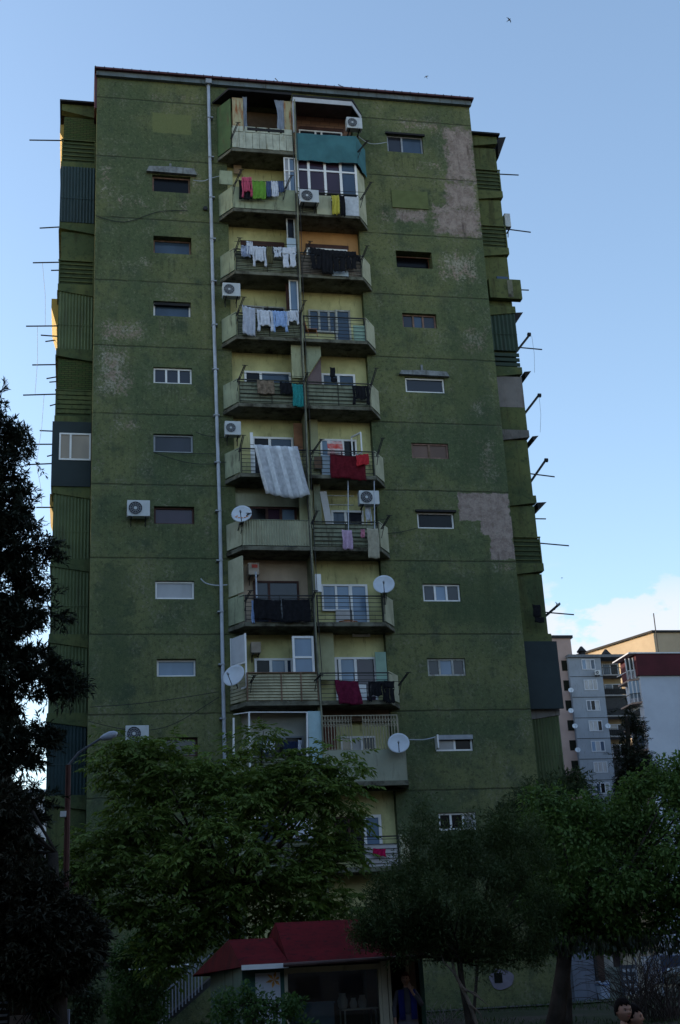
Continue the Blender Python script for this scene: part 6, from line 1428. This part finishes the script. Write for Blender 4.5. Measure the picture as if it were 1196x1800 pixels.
def standing(base, Hh, yawd, lhand_up=False, label='', hair=HAIR, top=None, bottom=None, vest=None, head_yaw=None, skirt=False, slim=1., head_h=.225):
    """adult or child figure; base on the ground, faces direction yaw (0 = towards the camera side, -Y)"""
    s = Hh/1.62; B = Vector(base); rot = Matrix.Rotation(yawd, 3, 'Z'); T = lambda x, y, z: tuple(B+rot @ Vector((x*s*slim, y*s, z*s)))
    J = []; E = []
    def j(x, y, z, r, par=None):
        J.append((T(x, y, z), (r*s, r*s) if not isinstance(r, tuple) else (r[0]*s, r[1]*s))); i = len(J)-1
        if par is not None: E.append((par, i))
        return i
    pel = j(0, 0, .90, .115); wa = j(0, 0, 1.06, .105, pel); ch = j(0, .0, 1.22, .12, wa); nb_ = j(0, .01, 1.35, .055, ch); nk = j(0, .0, 1.42, .046, nb_)
    j(0, -.01, 1.47, .045, nk)
    for sx in (-1, 1):
        h = j(sx*.09, 0, .82, .085, pel); kn = j(sx*.095, -.01, .46, .05, h); an_ = j(sx*.10, .015, .09, .034, kn); j(sx*.105, -.09, .03, .03, an_)
    sh = {}
    for sx in (-1, 1):
        a = j(sx*.165, 0, 1.31, .05, ch); sh[sx] = a
        if sx == 1 and lhand_up:
            el = j(sx*.27, -.08, 1.08, .036, a); wr = j(.085, -.185, 1.325, .024, el); hand(J, E, wr, J[wr][0], rot @ Vector((-.35, .05, 1)), rot @ Vector((0, .8, .2)), s, .5)
        else:
            el = j(sx*.235, .02, 1.04, .036, a); wr = j(sx*.24, -.07, .83, .024, el); hand(J, E, wr, J[wr][0], rot @ Vector((0, -.15, -1)), rot @ Vector((-sx*.6, -.3, 0)), s, .35)
    body = skin_mesh(J, E, 0); hy = yawd if head_yaw is None else head_yaw
    hd = head(T(0, -.015, 1.42+head_h*.5/s*.96+.015), head_h, hy)
    e = person_obj(base, label, body, hd, hair)
    # top: torso and sleeves a little larger than the body
    JJ = []; EE = []
    def jj(x, y, z, r, par=None):
        JJ.append((T(x, y, z), r*s)); i = len(JJ)-1
        if par is not None: EE.append((par, i))
        return i
    p0 = jj(0, 0, .88, .145); p1 = jj(0, 0, 1.06, .125, p0); p2 = jj(0, 0, 1.23, .140, p1); p3 = jj(0, .01, 1.36, .080, p2); jj(0, .012, 1.425, .066, p3)
    for sx in (-1, 1):
        a = jj(sx*.165, 0, 1.31, .068, p2)
        if sx == 1 and lhand_up: el = jj(.275, -.08, 1.07, .055, a); jj(.125, -.165, 1.27, .042, el)
        else: el = jj(sx*.238, .02, 1.04, .053, a); jj(sx*.242, -.06, .87, .042, el)
    cloth_skin(e, 'jacket', JJ, EE, top)
    if vest:
        for sx in (-1, 1):
            pts = [(sx*.10, -.085, 1.36), (sx*.115, -.155, 1.2), (sx*.11, -.15, 1.02), (sx*.11, -.165, .84)]
            mb = MB()
            for k in range(3):
                a, b = pts[k], pts[k+1]; w_ = .055
                if k == 0: mb.v += [T(a[0]-w_, a[1]-.02+.03*(sx < 0), a[2]), T(a[0]+w_, a[1]+.01+.0*(sx < 0), a[2])]
                mb.v += [T(b[0]-w_, b[1]-.02+.03*(sx < 0), b[2]), T(b[0]+w_, b[1]+.01, b[2])]; q_ = len(mb.v)-4; mb.f.append((q_, q_+1, q_+3, q_+2))
            o = mb.obj('waistcoat_front', vest, e, True); sm = o.modifiers.new('s', 'SOLIDIFY'); sm.thickness = .02
    if skirt:
        mb = MB(); prof = [(.150, .93), (.19, .78), (.205, .55), (.22, .28)]; i0 = 0; n_ = 28
        for r, z in prof:
            for k in range(n_): t = 2*math.pi*k/n_; rr_ = r*(1+.03*math.sin(7*t)*(1.-z)); mb.v.append(T(rr_*math.cos(t), rr_*.8*math.sin(t), z))
        for q_ in range(3):
            for k in range(n_): mb.f.append((q_*n_+k, q_*n_+(k+1) % n_, (q_+1)*n_+(k+1) % n_, (q_+1)*n_+k))
        mb.obj('skirt', bottom, e, True)
    else:
        JJ, EE = [(T(0, 0, .90), .135*s)], []
        for sx in (-1, 1):
            k = len(JJ); JJ.append((T(sx*.09, 0, .80), .10*s)); EE.append((0, k)); JJ.append((T(sx*.095, -.01, .46), .07*s)); EE.append((k, k+1)); JJ.append((T(sx*.10, .01, .12), .055*s)); EE.append((k+1, k+2))
        cloth_skin(e, 'trousers', JJ, EE, bottom)
    return e
GREYK = cloth_mat('grey_knit', (.085, .08, .095)); BLUEV = cloth_mat('royal_blue', (.014, .022, .13)); SKIRT = cloth_mat('grey_skirt', (.10, .09, .11)); DKJ = cloth_mat('dark_navy_jacket', (.012, .022, .035))
hw = W(713, 1727, YK-.12); Hw = (hw.z-gk)+.115
standing((hw.x, YK-.12, gk), Hw, R(-8), True, 'woman with short auburn hair and blue waistcoat standing in the kiosk doorway, hand at chin', HAIRR, GREYK, SKIRT, BLUEV, R(-18), True, head_h=.215)
Yb = -31.6; q = W(1094, 1777, Yb); hb = .222
def boy(q, hy, label, by, hh):
    gzb = gz(q.y); Hc = (q.z-gzb)+hh*.5; s = Hc/1.62
    # head centre must land on q
    top_off = 1.42*s+hh*.48+.015*s
    base = (q.x, q.y, gzb+ (q.z-gzb-top_off)*0)
    H2 = (q.z-gzb-hh*.48)/(1.435/1.62)
    return standing(base, H2, by, False, label, HAIR, DKJ, cloth_mat('dark_trousers', (.02, .02, .03)), None, hy, head_h=hh)
boy(q, R(12), 'boy with short dark hair glancing back at the lower right, in a dark navy top', R(60), hb)
q = W(1111, 1789, Yb+.28); boy(q, R(58), 'second dark haired boy in profile just right of and behind the first', R(75), .235)

# ------------------------------------------------------------------ unseen blocks and trees added to shade the yard and the far buildings
def shade_block(x0, x1, y0, y1, h, label, m, nx_, facing):
    e = empty('apartment_building', ((x0+x1)/2, (y0+y1)/2, 0), label, 'apartment building')
    MB().box(x0, x1, y0, y1, -.3, h).obj('wall', m, e); MB().box(x0-.3, x1+.3, y0-.3, y1+.3, h+.01, h+.4).obj('roof', M_DKROOF, e)
    g = MB()
    for k in range(int(h/2.8)):
        for i in range(nx_):
            z = 1.2+k*2.8
            if facing == 'N': x = x0+2+(x1-x0-4)*i/nx_; g.box(x, x+1.5, y1+.01, y1+.05, z, z+1.3)
            else:
                y = y0+2+(y1-y0-4)*i/nx_; X = x1 if facing == 'E' else x0
                g.box(X+(.01 if facing == 'E' else -.05), X+(.05 if facing == 'E' else -.01), y, y+1.5, z, z+1.3)
    g.obj('windows', G_GR, e)['kind'] = 'stuff'
shade_block(-75, 5, -100, -86, 22, 'long grey block across the street behind the photographer', mat('far_grey_wall', (.12, .12, .115), .9, .1, .3), 24, 'N')
shade_block(12, 85, -102, -88, 24, 'long brownish block across the street behind the photographer', mat('far_brown_wall', (.13, .11, .10), .9, .1, .3), 24, 'N')
shade_block(-52, -36, -66, 60, 27, 'grey block along the left side of the yard', mat('far_grey_wall', (.12, .12, .115), .9, .1, .3), 30, 'E')  # unseen, added to keep low sun off the yard
shade_block(22, 42, 100, 210, 42, 'tall grey slab hidden behind the green tower', mat('far_grey_wall', (.12, .12, .115), .9, .1, .3), 12, 'W')  # unseen, added to keep the sun off the far blocks
shade_block(46, 62, -66, -8, 27, 'brownish block along the right side of the yard', mat('far_brown_wall', (.13, .11, .10)), 16, 'W')
L_BIG = leaf_mat('street_tree_leaf', (.022, .042, .012), (.04, .065, .018), .2)
for i, (x, y, r, h) in enumerate(((-13, -49, 4.5, 8.5), (-5.5, -58, 4.5, 8.5), (4.5, -57, 4.6, 8.), (13.5, -52, 4.8, 8.5), (20, -45, 5, 9), (-15, -36, 4.2, 8))):  # unseen trees added to cut sky light on the foreground
    e = empty('street_tree', (x, y, 0), ['spreading street tree at the far left behind the photographer', 'street tree left behind the photographer', 'street tree right behind the photographer', 'street tree to the right behind the photographer', 'street tree in the right part of the yard', 'street tree in the left part of the yard'][i], 'tree', 'street trees out of the picture')
    k = 15000; v = unit(rng.normal(0, 1, (k, 3))); rad = rng.uniform(.35, 1, k)**.5; lump = 1+.18*np.sin(v[:, 0]*7+i)*np.cos(v[:, 1]*6+v[:, 2]*5)
    c = np.array([x, y, h])+v*(rad*lump)[:, None]*np.array([r, r, r*.72]); quads_obj('crown', leaves(c, unit(v+rng.normal(0, .8, v.shape)), rng.uniform(.35, .6, k), rng.uniform(.2, .3, k)), L_BIG, e)
    lm = MB().tube([(x, y, -.3), (x+.1, y, 2.5), (x, y+.1, h-1.5)], [.32, .26, .2], 10)
    for j in range(9):
        a = j*.7+i; lm.tube([(x, y, h-3.2+j*.2), (x+1.6*math.cos(a), y+1.6*math.sin(a), h-1.2), (x+r*.75*math.cos(a), y+r*.75*math.sin(a), h+.6*math.sin(j))], [.12, .08, .03], 6)
    lm.obj('trunk', BARK, e, True)
